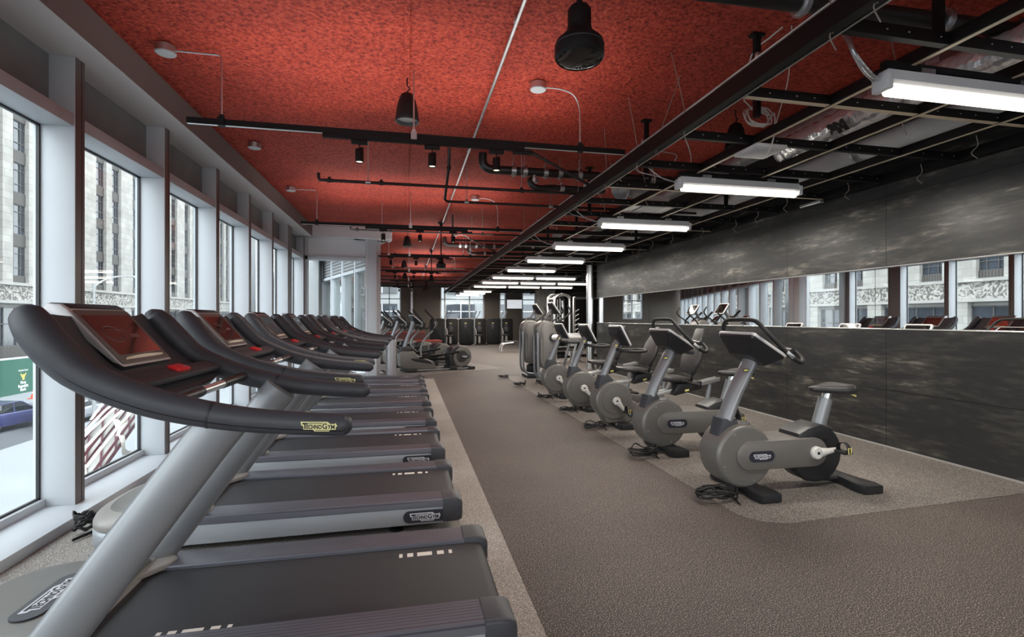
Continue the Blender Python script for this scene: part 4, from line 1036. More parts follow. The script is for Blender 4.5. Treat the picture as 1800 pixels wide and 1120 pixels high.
# junction boxes with conduits
def make_jbox(path, lid):
    t = thing('junction_box', 'x', 'junction box')
    b = MB(); b.lathe([(.0, 0), (.072, 0), (.072, -.055), (0, -.055)], n=24); b.build('mount_box', M['galv'], t, ang=30)
    b = MB(); b.lathe([(.066, -.055), (.066, -.061), (0, -.061)], n=24); b.build('cover', M['white'], t, ang=30)
    if path:
        b = MB(); b.tube(path, .0065, 8); b.build('conduit', M['galv'], t)
    return t
pa = [(.06, 0, -.03), (.36, 0, -.03), (.385, 0, -.035), (.395, 0, -.055), (.395, 0, -.495)]
pb = spline([(.05, 0, -.03), (.2, 0, -.03), (.33, 0, -.07), (.385, 0, -.17), (.396, 0, -.3), (.396, 0, -.495)], 5)
JA = make_jbox(pa, 1); JB = make_jbox(pb, 1); JC = make_jbox(None, 1)
fa = fb = fc = True
for i, y in enumerate(TRY[:4]):
    if i != 2 and i != 3:
        o = JA if fa else copy_tree(JA); fa = False
        o.location = (-1.83, y, 3.51); tag(o, 'round ceiling box by the window bulkhead feeding the %s track' % TRN[i], 'junction box', 'ceiling junction boxes')
    o = JB if fb else copy_tree(JB); fb = False
    o.location = (1.15, y, 3.51); tag(o, 'small ceiling box with curved conduit feeding the %s track' % TRN[i], 'junction box', 'ceiling junction boxes')
for i, y in enumerate((6.5,)):
    o = JC if fc else copy_tree(JC); fc = False
    o.location = (-1.80, y, 3.51); tag(o, 'round white-covered ceiling box without conduit, between the first two tracks', 'junction box')

# ------------------------------------------------------------------ pendants
def make_pendant():
    t = thing('pendant_lamp', 'x', 'pendant lamp')
    b = MB(); b.lathe([(.0, .1), (.07, .1), (.075, .08), (.035, .05), (.02, .0), (.0, .0)], n=24); b.build('canopy', M['matte'], t)
    b = MB(); b.tube([(0, 0, .05), (0, 0, -.68)], .013, 10); b.build('stem', M['matte'], t)
    b = MB(); b.lathe([(.0, -.655), (.04, -.66), (.05, -.675), (.05, -.74), (.055, -.765), (.078, -.79), (.1, -.81), (.105, -.83), (.105, -.875), (.096, -.885), (.09, -.875), (0, -.868)], n=40); b.build('lamp_housing', M['matte'], t, ang=40)
    b = MB(); b.lathe([(.094, -.882), (.06, -.895), (.0, -.899)], n=32); b.build('lens', M['lens'], t)
    b = MB(); b.lathe([(.1062, -.828), (.1062, -.832)], n=40); b.build('ring', M['char'], t)
    return t
PD = make_pendant()
for i, (y, l) in enumerate(((2.02, 'large black pendant lamp hanging nearest to the camera'), (10.9, 'black pendant lamp above the aisle near the third track'), (15.3, 'black pendant lamp beyond the third track'), (19.8, 'farthest black pendant lamp over the aisle'))):
    o = PD if i == 0 else copy_tree(PD)
    o.location = (.72, y, 3.39); tag(o, l, 'pendant lamp', 'black pendant lamps')
def make_bell():
    t = thing('bell_speaker', 'x', 'speaker')
    b = MB(); b.tube(spline([(0, 0, 0), (.0, 0, -.06), (.02, 0, -.09), (0, 0, -.12), (0, 0, -.15)], 4), .006, 8); b.build('hanging_hook', M['matte'], t)
    b = MB(); b.lathe([(.0, -.13), (.03, -.133), (.055, -.15), (.075, -.2), (.09, -.27), (.1, -.34), (.104, -.375), (.1, -.385), (.09, -.38), (.085, -.36), (0, -.355)], n=36); b.build('cabinet', M['matte'], t, ang=50)
    b = MB(); b.lathe([(.084, -.362), (.05, -.357), (0, -.356)], n=24); b.build('grille', M['black'], t)
    return t
BL = make_bell()
for i, (x, y, l) in enumerate(((0, 4.44, 'black bell-shaped speaker hanging from the red ceiling by the nearest track'), (0, 12.1, 'small bell-shaped speaker past the window bay'), (3.24, 4.44, 'black bell-shaped speaker hanging inside the strut grid'), (-.1, 17.2, 'bell-shaped speaker hanging deep in the room'), (-.1, 22, 'farthest bell-shaped speaker, before the far wall'))):
    o = BL if i == 0 else copy_tree(BL)
    o.location = (x, y, 3.5); tag(o, l, 'speaker', 'bell speakers')

# ------------------------------------------------------------------ pipes and conduits
def pipe(name, lab, cat, path, r, m, fit=(), group=None, sm=1):
    t = thing(name, lab, cat, path[0], group=group); o = Vector(path[0])
    b = MB(); b.tube([Vector(p)-o for p in (spline(path, 6) if sm else path)], r, 14); b.build('pipe_run', m, t, ang=60)
    for f in fit:
        b = MB(); c = Vector(f[0])-o; d = Vector(f[1])
        b.tube([c-d*.03, c+d*.03], r*1.25, 14); b.tube([c-d*.012, c+d*.012], r*1.5, 14)
        b.box(c+Vector((0, 0, r*1.5)), (.03, .03, .03), .004)
        b.build('coupling', M['galv'] if f[2] else M['pipe'], t, ang=40)
        if len(f) > 3:
            b = MB(); b.tube([c, c+Vector((0, 0, f[3]))], .005, 6); b.lathe([(r*1.15, -.012), (r*1.15, .012)], c, 'x', 14); b.build('hanger_rod', M['galv'], t)
    return t
GC = 'ceiling conduits and pipes'
pipe('conduit', 'long thin steel conduit running down the red ceiling toward the far wall', 'conduit', [(.75, -2, 3.475), (.75, 8, 3.475), (.74, 26, 3.475)], .014, M['galv'], [((.75, 3.4, 3.49), (0, 1, 0), 1), ((.75, 6.2, 3.49), (0, 1, 0), 1)], sm=0)
SY = [(6.07, 'nearest'), (9.35, 'second'), (12.7, 'third'), (16, 'fourth'), (19.3, 'fifth'), (23.2, 'farthest')]
for i, (y, l) in enumerate(SY):
    x0 = -1.0 if i < 3 else -1.6
    pipe('sprinkler_pipe', l+' thin black sprinkler pipe crossing under the red ceiling', 'pipe', [(x0, y, 3.08), (x0, y, 3.03), (x0+.01, y, 3.0), (x0+.05, y, 3.0), (2.4, y, 3.0)], .016 if i else .018, M['pipe'],
         [((x0+.12, y, 3.0), (1, 0, 0), 0), ((-.45, y, 3.0), (1, 0, 0), 1, .52), ((-.3, y, 3.0), (1, 0, 0), 0), ((1.4, y, 3.0), (1, 0, 0), 0, .52)], 'sprinkler pipes', sm=0)
pipe('branch_pipe', 'black pipe dropping from the ceiling and running into the strut grid', 'pipe', [(.51, 6.2, 3.52), (.51, 6.25, 3.3), (.5, 6.8, 3.02), (.53, 6.83, 3.0), (.6, 6.83, 3.0), (4.3, 6.83, 3.0)], .018, M['pipe'], [((.51, 6.25, 3.28), (0, 0, 1), 0), ((.8, 6.83, 3.0), (1, 0, 0), 1, .5), ((2.0, 6.83, 3.0), (1, 0, 0), 1, .5)], sm=0)
pipe('branch_pipe', 'slim black pipe beyond the second track, running into the grid', 'pipe', [(.9, 10.1, 3.5), (.9, 10.15, 3.02), (.95, 10.15, 3.0), (4.3, 10.15, 3.0)], .018, M['pipe'], [((1.3, 10.15, 3.0), (1, 0, 0), 1, .5)], sm=0)
for y, l in ((6.32, 'thick black pipe with silver couplings and an upturned elbow'), (13.0, 'thick black coupled pipe deeper in the room, with curved elbow')):
    pipe('main_pipe', l, 'pipe', [(.95, y, 3.52), (.95, y, 3.42), (.98, y, 3.35), (1.06, y, 3.32), (1.2, y, 3.32), (1.7, y, 3.32), (3.6, y, 3.32)], .055, M['pipe'],
         [((x, y, 3.32), (1, 0, 0), 1, .2) for x in (1.35, 1.5, 1.78, 1.98, 2.25, 2.7, 3.3)])
    pipe('drop_pipe', 'lower black elbow branch under the thick pipe %s' % ('near the second track' if y < 8 else 'deeper in the room'), 'pipe', [(1.6, y-.04, 3.22), (1.56, y-.05, 3.18), (1.6, y-.05, 3.12), (1.7, y-.05, 3.1), (1.9, y-.03, 3.12), (2.6, y, 3.12)], .04, M['pipe'], [((1.62, y-.04, 3.2), (0, 0, 1), 1), ((2.0, y-.02, 3.12), (1, 0, 0), 1)])
    pipe('brace_pipe', 'slanting black brace pipe beside the thick pipe %s' % ('near the second track' if y < 8 else 'deeper in the room'), 'pipe', [(1.42, y-.3, 3.52), (2.4, y-.3, 3.05)], .018, M['pipe'], [((1.44, y-.3, 3.51), (1, 0, 0), 0), ((2.3, y-.3, 3.1), (1, 0, -.48), 1)], sm=0)
pipe('main_pipe', 'thick black pipe crossing high over the nearest end of the strut grid', 'pipe', [(1.55, 2.6, 3.3), (3.0, 2.55, 3.3), (5.05, 2.5, 3.3)], .05, M['pipe'], [((2.33, 2.58, 3.3), (1, 0, 0), 1, .22), ((3.35, 2.54, 3.3), (1, 0, 0), 1, .22)], sm=0)
for k, (x, z) in enumerate(((2.36, 3.2), (2.5, 3.16), (2.225, 3.01))):
    pipe('conduit', ['thin steel conduit inside the grid nearest its edge beam, upper of the pair', 'thin steel conduit inside the grid, lower of the pair', 'bright thin conduit clipped along the grid edge beam'][k], 'conduit', [(x, 0, z), (x, 12, z), (x+.02, 27, z)], .0095, M['steel'], [((x, 3+q*1.7, z), (0, 1, 0), 1) for q in range(4)], sm=0)
pipe('insulated_pipe', 'pale grey insulated pipe running along the tile wall above the grid', 'pipe', [(4.5, .5, 3.1), (4.5, 12, 3.1), (4.5, 28, 3.1)], .10, M['insul'], [((4.5, 4.2, 3.1), (0, 1, 0), 1), ((4.5, 8, 3.1), (0, 1, 0), 1)], sm=0)
t = thing('air_duct', 'galvanised rectangular air duct above the strut grid', 'air duct', (4.0, 3, 3.2))
b = MB(); b.bx(-.08, .14, 0, 22, .1, .24, .01); b.build('duct_run', M['galv'], t)
for k in range(8):
    b = MB(); b.bx(-.092, .152, k*2.6+.6, k*2.6+.64, .088, .248); b.build('flange', M['galv'], t, smooth=False)
# silver flexible ducts
def foil(path, r, lab, mark=None):
    t = thing('flexible_duct', lab, 'flexible duct', path[0], group='foil ducts'); o = Vector(path[0]); rn = random.Random(len(path)*7+int(path[0][1]*10))
    pts = spline([Vector(p)-o for p in path], 10); b = MB()
    b.tube(pts, [r*(.93+.07*(k % 2)+rn.uniform(-.04, .03)) for k in range(len(pts))], 22); b.build('duct_sleeve', M['foil'], t, smooth=True, ang=80)
    for k in (0.02, .97):
        q = pts[int(k*(len(pts)-1))]; q2 = pts[min(int(k*(len(pts)-1))+1, len(pts)-1)]
        b = MB(); b.tube([q, q+(q2-q).normalized()*.03], r*1.03, 22); b.build('clamp_band', M['galv'], t)
    if mark:
        b = MB(); vs = MB(); put_text(vs, '3M', 0, 0, .13, 0, .012, align='c')
        Mx = face_m(Vector(mark)-o, (.0, -1, .0), (-.66, 0, .75))
        b.merge(vs, Mx); b.build('duct_mark', M['ink'], t, smooth=False, fix=False)
    return t
foil([(3.80, 1.4, 3.18), (3.78, 2.4, 3.12), (3.74, 3.1, 3.13), (3.68, 3.8, 3.08), (3.66, 4.3, 3.06)], .125, 'crinkled silver foil duct with printed mark, over the nearest strip light', (3.592, 3.55, 2.985))
foil([(2.92, 6.5, 3.2), (3.02, 6.56, 3.25), (3.25, 6.65, 3.27), (3.5, 6.75, 3.25)], .14, 'short bulging foil duct above the white diffuser')
foil([(3.2, 10.4, 3.15), (3.4, 10.9, 3.18), (3.6, 11.6, 3.2)], .12, 'foil duct piece deeper over the grid')
t = thing('air_diffuser', 'white square ceiling diffuser set in the strut grid', 'air diffuser', (3.245, 6.30, 2.93))
b = MB(); b.bx(-.34, .34, -.26, .26, -.02, .0, .004); b.bx(-.2, .2, -.2, .2, 0, .1); b.build('face_plate', M['fixture'], t)
b = MB(); b.bx(-.17, .17, -.17, .17, -.026, -.018)
for k in range(7): b.bx(-.15, .15, -.15+k*.045, -.13+k*.045, -.032, -.026, 0, 1)
b.build('grille', [M['char'], M['fixture']], t, smooth=False)
t = thing('access_point', 'flat white wireless unit hung under the grid, coil of white cable above', 'wireless unit', (2.95, 3.72, 2.83))
b = MB(); b.box((0, 0, .0), (.30, .30, .035), .014, 0, None, 3); b.build('housing', M['fixture'], t)
b = MB(); b.box((0, 0, -.018), (.22, .22, .006), .002); b.build('cover', M['white'], t)
b = MB(); b.tube([(0, .05, .015), (.03, .1, .06), (.06, .12, .12)], .006, 6); b.build('bracket', M['galv'], t)
pts = []
for k in range(36):
    a = 2*PI*k/9; r_ = .10+.012*math.sin(k*1.7); pts.append((r_*math.cos(a), .3*r_*math.sin(a)+.002*k, .07*math.sin(a)*1.2+.01*math.sin(k*2.1)))
pts = [(-.06, -.3, .51), (-.13, -.25, .45), (-.16, -.1, .4), (-.15, .0, .1)]+pts+[(.16, .05, .05), (.2, .1, -.12), (.17, .15, -.28)]
b = MB(); b.tube(spline(pts, 3), .006, 6); o = b.build('cable_coil', M['cable'], ang=60); o.location = (2.72, 3.42, 3.0)
tag(o, 'coil of white cable hanging inside the strut grid above the wireless unit', 'cable')
CW = [([(2.72, 3.1, 3.52), (2.95, 3.4, 3.3), (3.1, 3.7, 3.1), (3.1, 3.75, 2.95)], 'white cable slanting down through the grid beside the cable coil')]
for k in range(5):
    y = 4.2+k*.75; CW.append(([(2.2, y, 2.98), (2.35, y+.1, 3.16), (2.55, y+.15, 3.2), (2.75, y+.3, 3.12), (2.8, y+.35, 2.95), (2.62, y+.35, 2.9)], ['white wire arching over the grid edge beam beside the second strip light', 'white wire arch between the second and third strip lights', 'white wire loop beside the ceiling diffuser', 'white wire loop before the fourth strip light', 'white wire loop just past the ceiling diffuser'][k]))
for p, l in CW:
    b = MB(); b.tube([Vector(q)-Vector(p[0]) for q in spline(p, 8)], .005, 6); o = b.build('hanging_cable', M['cable'], ang=60); o.location = p[0]; tag(o, l, 'cable', 'loose white cables in the grid')
t = thing('wall_washer', 'small silver slotted light on the wall-side runner above the mirror', 'light', (4.98, 5.35, 2.84))
b = MB(); b.bx(-.03, .03, -.16, .16, -.02, .02, .006); b.build('lamp_body', M['alu'], t)
b = MB(); b.bx(-.02, .02, -.14, .14, -.024, -.019); b.build('louvre', M['black'], t, smooth=False)
# ------------------------------------------------------------------ the street outside (one storey below)
ZS = -5.2
b = MB(); b.bx(-140, 60, -80, 160, ZS-.5, ZS); struct(b.build('street', M['asphalt'], smooth=False))
b = MB(); b.bx(-19.5, -2.75, -60, 120, ZS, ZS+.15); struct(b.build('pavement_near', M['plaza'], smooth=False))
b = MB(); b.bx(-36, -28.2, -60, 120, ZS, ZS+.15); struct(b.build('pavement_across', M['plaza'], smooth=False))

def facade(name, lab, x, y0, y1, h, pairs, zrow, seen=(35, 92)):
    t = thing(name, lab, 'building', (x, (y0+y1)/2, ZS)); o = Vector((x, (y0+y1)/2, ZS))
    def P(b, nm, m, **k):
        b.v = [tuple(Vector(v)-o) for v in b.v]; return b.build(nm, m, t, smooth=False, **k)
    b = MB(); b.bx(x-12, x-.5, y0, y1, ZS, h); P(b, 'wall', M['stone2'])
    W_ = 1.85
    ys = sorted([q for p in pairs for q in (p, p+2.95)])
    prev = y0
    for q in ys+[y1+W_/2]:
        a, c = prev, q-W_/2
        b = MB(); b.bx(x-.6, x, a, c, 3.0, h)
        if c-a > 3:
            b.bx(x, x+.18, a+.5, a+1.3, 4.5, h); b.bx(x, x+.18, c-1.3, c-.5, 4.5, h)
        P(b, 'pier', M['stone']); prev = q+W_/2
    b = MB(); b.bx(x-.5, x+.06, y0, y1, 2.95, 4.25); P(b, 'frieze', M['frieze'])
    b = MB(); b.bx(x-.5, x+.25, y0, y1, 4.25, 4.5); b.bx(x-.5, x+.2, y0, y1, 2.7, 2.95); P(b, 'cornice', M['stone2'])
    wm = None
    for q in ys:
        near = seen[0] < q < seen[1]
        for k, zc in enumerate(zrow):
            if k > 4 and not near: continue
            if wm is None:
                b = MB(); b.bx(-.45, -.40, -W_/2, W_/2, -1.3, 1.3); wm = b.build('window', M['wglass'], t, smooth=False)
                b = MB()
                for yy in (-W_/2, -.42, .36, W_/2-.06): b.bx(-.42, -.32, yy, yy+.06, -1.3, 1.3)
                for zz in (-1.3, -.62, .62, 1.24): b.bx(-.42, -.32, -W_/2, W_/2, zz, zz+.06)
                wf = b.build('window_frame', M['wframe'], wm, smooth=False); w = wm
            else:
                w = wm.copy(); COL.objects.link(w); f = wf.copy(); COL.objects.link(f); f.parent = w
            w.parent = t; w.location = (0, q-o.y, zc-ZS)
        b = MB()
        for za, zb in zip(zrow[:-1], zrow[1:]): b.bx(x-.42, x-.25, q-W_/2, q+W_/2, za+1.3, zb-1.3)
        b.bx(x-.42, x-.25, q-W_/2, q+W_/2, 4.5, zrow[0]-1.3); P(b, 'spandrel', M['bronze'])
    # street level: piers, upper glazing, dark panels, shop fronts
    prev = y0
    for i, p in enumerate(list(pairs)+[y1]):
        b = MB(); b.bx(x-.5, x+.1, prev, p-1.5, ZS, 2.7); P(b, 'base_pier', M['stone'])
        if p == y1: break
        b = MB(); b.bx(x-.45, x-.4, p-1.5, p+4.4, -1.0, 2.4); g = P(b, 'shop_window', M['wglass'])
        b = MB()
        for k in range(5): b.bx(x-.42, x-.3, p-1.5+k*1.45, p-1.42+k*1.45, -1.0, 2.4)
        for z in (-1.0, .9, 2.3): b.bx(x-.42, x-.3, p-1.5, p+4.4, z, z+.08)
        P(b, 'shop_frame', M['wframe'])
        b = MB(); b.bx(x-.5, x-.2, p-1.5, p+4.4, -2.2, -1.0); P(b, 'dark_panel', M['bronze'])
        b = MB(); b.bx(x-.45, x-.4, p-1.5, p+4.4, ZS, -2.2); P(b, 'shop_front', M['wglass'])
        prev = p+4.4
    return t
PAIRS = [48.4+7.3*k for k in range(-5, 8)]
facade('street_building', 'pale limestone office building with ribbed dark spandrels across the street', -33, 8, 108, 34, PAIRS, [6.4, 10.05, 13.7, 17.35, 21.0, 24.65, 28.3])
facade('street_tower', 'pale stone tower farther along the street, seen past the window bay', -14, 112, 150, 45, [116+7.3*k for k in range(4)], [6.4, 10.05, 13.7, 17.35, 21.0])

# green hoarding with gold eagle and lettering
t = thing('shop_hoarding', 'green hoarding with gold eagle and white lettering in front of the stone building', 'hoarding', (-32.6, 50.6, ZS+.15))
b = MB(); b.bx(0, .1, -2.4, 1.6, 0, 3.0); b.build('board', M['green'], t, smooth=False)
b = MB(); b.bx(-.02, .12, -2.45, 1.65, 3.0, 3.15); b.build('top_rail', M['white'], t, smooth=False)
Mx = face_m((.11, .2, 0), (0, 1, 0), (0, 0, 1))
b = MB(); v = MB(); put_text(v, 'First', 0, .82, .34, 0, .01, align='c'); put_text(v, 'Republic', 0, .52, .34, 0, .01, align='c'); put_text(v, 'Bank', 0, .22, .34, 0, .01, align='c')
put_text(v, 'Coming Soon', 0, 1.92, .2, 0, .004, align='c'); b.merge(v, Mx); b.build('lettering', M['whiteink'], t, smooth=False, fix=False)
b = MB(); b.prism([(-.35, 1.7), (-.2, 1.4), (-.1, 1.32), (-.12, 1.18), (.02, 1.12), (.15, 1.22), (.1, 1.34), (.35, 1.72), (.28, 1.74), (.08, 1.55), (.02, 1.66), (-.06, 1.62), (-.06, 1.5), (-.28, 1.74)], 0, .01, 'xy', 0, 0, Mx); b.build('eagle_emblem', M['gold'], t, smooth=False)

t = thing('traffic_cone', 'orange traffic cone with white bands beside the green hoarding', 'traffic cone', (-29.4, 47.2, ZS+.15))
b = MB(); b.lathe([(.27, .05), (.05, .95), (.03, .96), (0, .96)], n=20); b.build('cone_body', M['orange'], t)
for z in (.42, .65):
    b = MB(); r_ = .27-.22*(z-.05)/.9; b.lathe([(r_+.005, z), (r_-.02, z+.12)], n=20); b.build('reflective_band', M['whiteink'], t)
b = MB(); b.bx(-.33, .33, -.33, .33, 0, .06, .02); b.build('cone_base', M['orange'], t)

def car(lab, paint, loc, rz, suv=False):
    t = thing('car', lab, 'car', loc, rz, None); h = .16 if suv else 0
    pf = [(-2.25, .45), (-2.28, .75), (-2.1, .95), (-1.5, 1.0+h*.5), (1.0, .98+h*.5), (1.9, .86+h), (2.2, .68), (2.22, .42), (1.85, .3), (-1.9, .3)]
    b = MB(); b.prism(pf, -.88, .88, 'xz', .08, seg=3); b.build('car_body', paint, t)
    cb = [(-1.75, .96), (-1.2, 1.42+h), (.1, 1.46+h), (1.05, .95)]
    b = MB(); b.loft([[(x, -.8, z) for x, z in cb], [(x, .8, z) for x, z in cb]]); 
    b = MB(); b.prism(cb, -.78, .78, 'xz', .06); cbo = b.build('cabin_glass', M['carglass'], t)
    b = MB(); b.prism([(-1.2, 1.41+h), (-1.15, 1.46+h), (.08, 1.5+h), (.15, 1.45+h)], -.72, .72, 'xz', .03)
    for s in (-1, 1):
        for p in (((-1.72, .97), (-1.2, 1.43+h)), ((-.35, .97), (-.4, 1.46+h)), ((1.02, .97), (.1, 1.46+h))):
            b.tube([(p[0][0], s*.79, p[0][1]), (p[1][0], s*.76, p[1][1])], .035, 6)
    b.build('car_roof', paint, t)
    for x in (-1.4, 1.4):
        for s in (-1, 1):
            b = MB(); b.lathe([(.0, s*.66), (.33, s*.66), (.34, s*.72), (.34, s*.84), (.31, s*.87), (0, s*.87)], (x, 0, .34), 'y', 24); w = b.build('wheel', M['rubber'], t, ang=30)
            b = MB(); b.lathe([(.2, s*.872), (.18, s*.885), (0, s*.88)], (x, 0, .34), 'y', 16); b.build('hub', M['alu'], w, ang=30)
    for s in (-1, 1):
        b = MB(); b.box((2.17, s*.62, .68), (.1, .34, .13), .03); b.build('headlamp', M['fixture'], t)
        b = MB(); b.box((-2.23, s*.66, .8), (.08, .26, .14), .03); b.build('tail_lamp', M['red'], t)
        b = MB(); b.box((.75, s*.93, 1.0), (.12, .14, .1), .03); b.build('wing_mirror', paint, t)
    return t
car('violet blue car parked at the near edge of the street', M['carblue'], (-23.4, 35.4, ZS), math.radians(75), True)
car('silver grey car in the traffic lane beside the violet blue car', M['carsilver'], (-20.8, 36.6, ZS), math.radians(95))
car('white car farther along the street, seen through the second window', M['carwhite'], (-22.5, 52, ZS), math.radians(90))

t = thing('street_lamp', 'pale street lamp with long curved arm across the road', 'street lamp', (-19, 35.5, ZS+.15))
b = MB(); b.tube([(0, 0, 0), (0, 0, 8.6)], [.1, .06], 12); b.build('pole', M['concrete2'], t)
b = MB(); b.tube(spline([(0, 0, 8.4), (.05, .8, 8.85), (.1, 2.4, 9.25), (.15, 4.3, 9.4)], 5), .05, 8); ar = b.build('arm', M['concrete2'], t)
b = MB(); b.box((.15, 4.7, 9.4), (.3, .9, .13), .05); b.build('lamp_head', M['fixture'], t)

# maroon steel truss boom bound with straps, just outside the second window
t = thing('steel_boom', 'maroon steel lattice boom tied with cream straps just outside the windows', 'steel boom', (-3.6, 6.45, -.66))
def B(u, w): return Vector((-.85*w, 1.6*w+u*1.6, .4*w+u*.85))
for w in (0, .45, .9):
    b = MB(); b.tube([B(-.25, w), B(1.15, w)], .024 if w != .45 else .015, 4); b.tube([B(-.25, w)+Vector((0, 0, .12)), B(1.15, w)+Vector((0, 0, .12))], .02, 4); b.build('chord', M['maroon'], t, smooth=False)
for k in range(7):
    b = MB(); b.tube([B(-.15+k*.2, 0), B(-.1+k*.2, .9)], .012, 5); b.build('cross_bar', M['maroon'], t, smooth=False)
b = MB(); b.loft([[B(-.25, .02)-Vector((0, 0, .03)), B(-.25, .88)-Vector((0, 0, .03))], [B(1.15, .02)-Vector((0, 0, .03)), B(1.15, .88)-Vector((0, 0, .03))]], caps=False, closed=False); b.build('grey_sheet', M['concrete'], t, smooth=False)
for k, (u0, w0, u1, w1) in enumerate(((-.1, .9, .75, .5), (-.05, .8, .9, .25), (.0, .55, 1.0, .1), (.05, .2, 1.0, -.02), (.1, .95, .6, .9), (.45, .05, 1.1, .3))):
    b = MB(); b.tube([B(u0, w0)+Vector((.02, 0, .16)), B((u0+u1)/2, (w0+w1)/2)+Vector((0, 0, .2)), B(u1, w1)+Vector((0, 0, .16))], .02, 6, ref=(1, 0, 0), ry=.006); b.build('strap', M['strap'], t)
for u in (.02, .48):
    b = MB(); b.tube(spline([B(u, .3)+Vector((0, 0, .16)), B(u, 0)+Vector((.05, 0, .12)), B(u, 0)+Vector((.07, .0, -.05)), B(u, .0)+Vector((.0, .25, -.12))], 4), .04, 6, ref=(0, 1, 0), ry=.008); b.build('strap', M['strap'], t)
for s in (-.2, 1.1):
    b = MB(); q = B(s, .45); b.tube([q, (q.x, q.y, -4.3)], .06, 8); b.build('stand_leg', M['maroon'], t)

# pale concrete columns outside past the bay
for k, (x, y) in enumerate(((-3.05, 17.0), (-5.1, 17.2))):
    b = MB(); b.bx(x-.3, x+.3, y-.3, y+.3, ZS, 14, .01); struct(b.build('column_outside_%d' % (k+1), M['concrete2']))
# ------------------------------------------------------------------ black twin-tower strength machines by the far wall
def make_strength():
    t = thing('strength_machine', 'x', 'strength machine')
    for s, w in ((-1, .76), (1, .62)):
        x = s*.38+.02
        b = MB(); b.prism(rrect(w, 1.36, .1, 6, x, .71), -.32+.1*s, -.16+.1*s, 'xz', .02); sh = b.build('shroud', M['black2'], t)
        b = MB(); b.box((x-.06, -.325+.1*s, 1.0), (.14, .012, .3), .004); b.build('instruction_panel', M['char'], sh)
        b = MB(); b.box((x-.06, -.333+.1*s, 1.16), (.12, .006, .03)); b.build('panel_strip', M['yellow'], sh)
        b = MB(); b.bx(x-w*.38, x+w*.38, -.2+.1*s, .45, .004, .06, .01); b.build('base_skid', M['matte'], t)
    b = MB(); b.bx(-.02, .10, -.32, -.2, .05, 1.38, .015); b.build('post', M['silver'], t)
    b = MB(); b.tube(spline([(.08, -.35, .9), (.14, -.38, .7), (.12, -.42, .3), (.1, -.4, .06)], 4), .045, 10); b.build('front_post', M['beige'], t)
    b = MB(); b.box((.26, -.5, .52), (.36, .34, .08), .03); b.build('seat_pad', M['leather'], t)
    b = MB(); b.box((.3, -.5, .3), (.12, .12, .4), .02); b.build('seat_column', M['beige'], t)
    b = MB(); b.box((.34, -.3, .8), (.26, .1, .3), .03); b.build('back_pad', M['leather'], t)
    for s in (0, .2):
        b = MB(); b.tube([(.02+s*.5, -.3, 1.36), (.1+s, -.34, 1.6), (.15+s, -.36, 1.78)], .02, 8); b.tube([(.12+s, -.34, 1.66), (.155+s, -.37, 1.8)], .03, 8); b.build('press_arm', M['silver'], t)
    b = MB(); b.bx(.1, .75, -.55, -.1, .004, .05, .01); b.build('foot_plate', M['rubber'], t)
    return t
M['black2'] = mat('black shroud', lin(13, 13, 13), .5, 0, .3)
ST = make_strength()
for i, (x, y, rz, l) in enumerate(((1.88, 26.3, 0, 'black twin-shroud strength machine nearest the red topped block, press arms raised'), (3.42, 26.5, 0, 'middle black twin-shroud strength machine before the far windows'), (4.95, 26.8, -.05, 'black twin-shroud strength machine under the television'))):
    o = ST if i == 0 else copy_tree(ST)
    o.location = (x, y, 0); o.rotation_euler = (0, 0, rz); tag(o, l, 'strength machine', 'black strength machines')

# red topped blocks
def block(lab, loc, d, rz=0):
    t = thing('padded_block', lab, 'padded block', loc, rz)
    b = MB(); b.box((0, 0, d[2]/2-.02), (d[0], d[1], d[2]-.04), .01); b.build('body', M['redbox'], t)
    b = MB(); b.box((0, 0, d[2]-.02), (d[0]+.01, d[1]+.01, .04), .01); b.build('top_pad', M['redtop'], t)
block('tall dark red padded block standing against the far taupe wall', (-.1, 26, 0), (2.0, .8, .72))
block('low red topped bench block in front of the tall dark red block', (.75, 23.4, 0), (1.5, .9, .40), .2)

# television
t = thing('television', 'wall mounted flat television showing a pale picture on the far wall', 'television', (6.45, 29.9, 2.28))
b = MB(); b.bx(-.5, .5, -.04, .04, -.3, .3, .01); b.build('frame', M['black'], t)
tvm = mat('television picture', lin(190, 194, 198), .3, emit=((.72, .76, .8), .35), vary=(5, .1))
b = MB(); b.bx(-.47, .47, -.045, -.04, -.27, .27); b.build('screen', tvm, t, smooth=False)
b = MB(); b.bx(-.1, .1, .04, .1, -.1, .1); b.build('bracket', M['matte'], t)

# cable machine: rounded silver arch with dark stack
t = thing('cable_machine', 'tall silver arched cable machine beyond the step machines', 'cable machine', (5.35, 17.2, 0), .15)
for y in (-.28, .28):
    b = MB(); b.tube(spline([(-.3, y, .0), (-.3, y, 1.0), (-.3, y, 2.0), (-.24, y, 2.18), (-.1, y, 2.24), (.1, y, 2.24), (.24, y, 2.18), (.3, y, 2.0), (.3, y, 1.0), (.3, y, .0)], 5), .05, 12, ref=(0, 1, 0)); b.build('arch_frame', M['alu'], t, ang=60)
for z in (2.1, 1.95):
    b = MB(); b.tube([(-.3, -.28, z), (-.3, .28, z)], .03, 10); b.build('cross_tube', M['alu'], t)
for x in (-.15, .1):
    b = MB(); b.lathe([(0, -.03), (.08, -.03), (.07, 0), (.08, .03), (0, .03)], (x, 0, 2.12), 'y', 20); b.build('pulley', M['black'], t)
b = MB(); b.bx(-.2, .2, -.12, .12, .1, 1.3, .01); b.build('weight_stack', M['matte'], t)
for s in (-1, 1):
    b = MB(); b.tube([(.0, s*.1, .05), (.0, s*.1, 2.1)], .012, 8); b.build('guide_rod', M['steel'], t)
b = MB(); b.bx(-.4, .4, -.36, .36, .004, .08, .01); b.build('base', M['matte'], t)
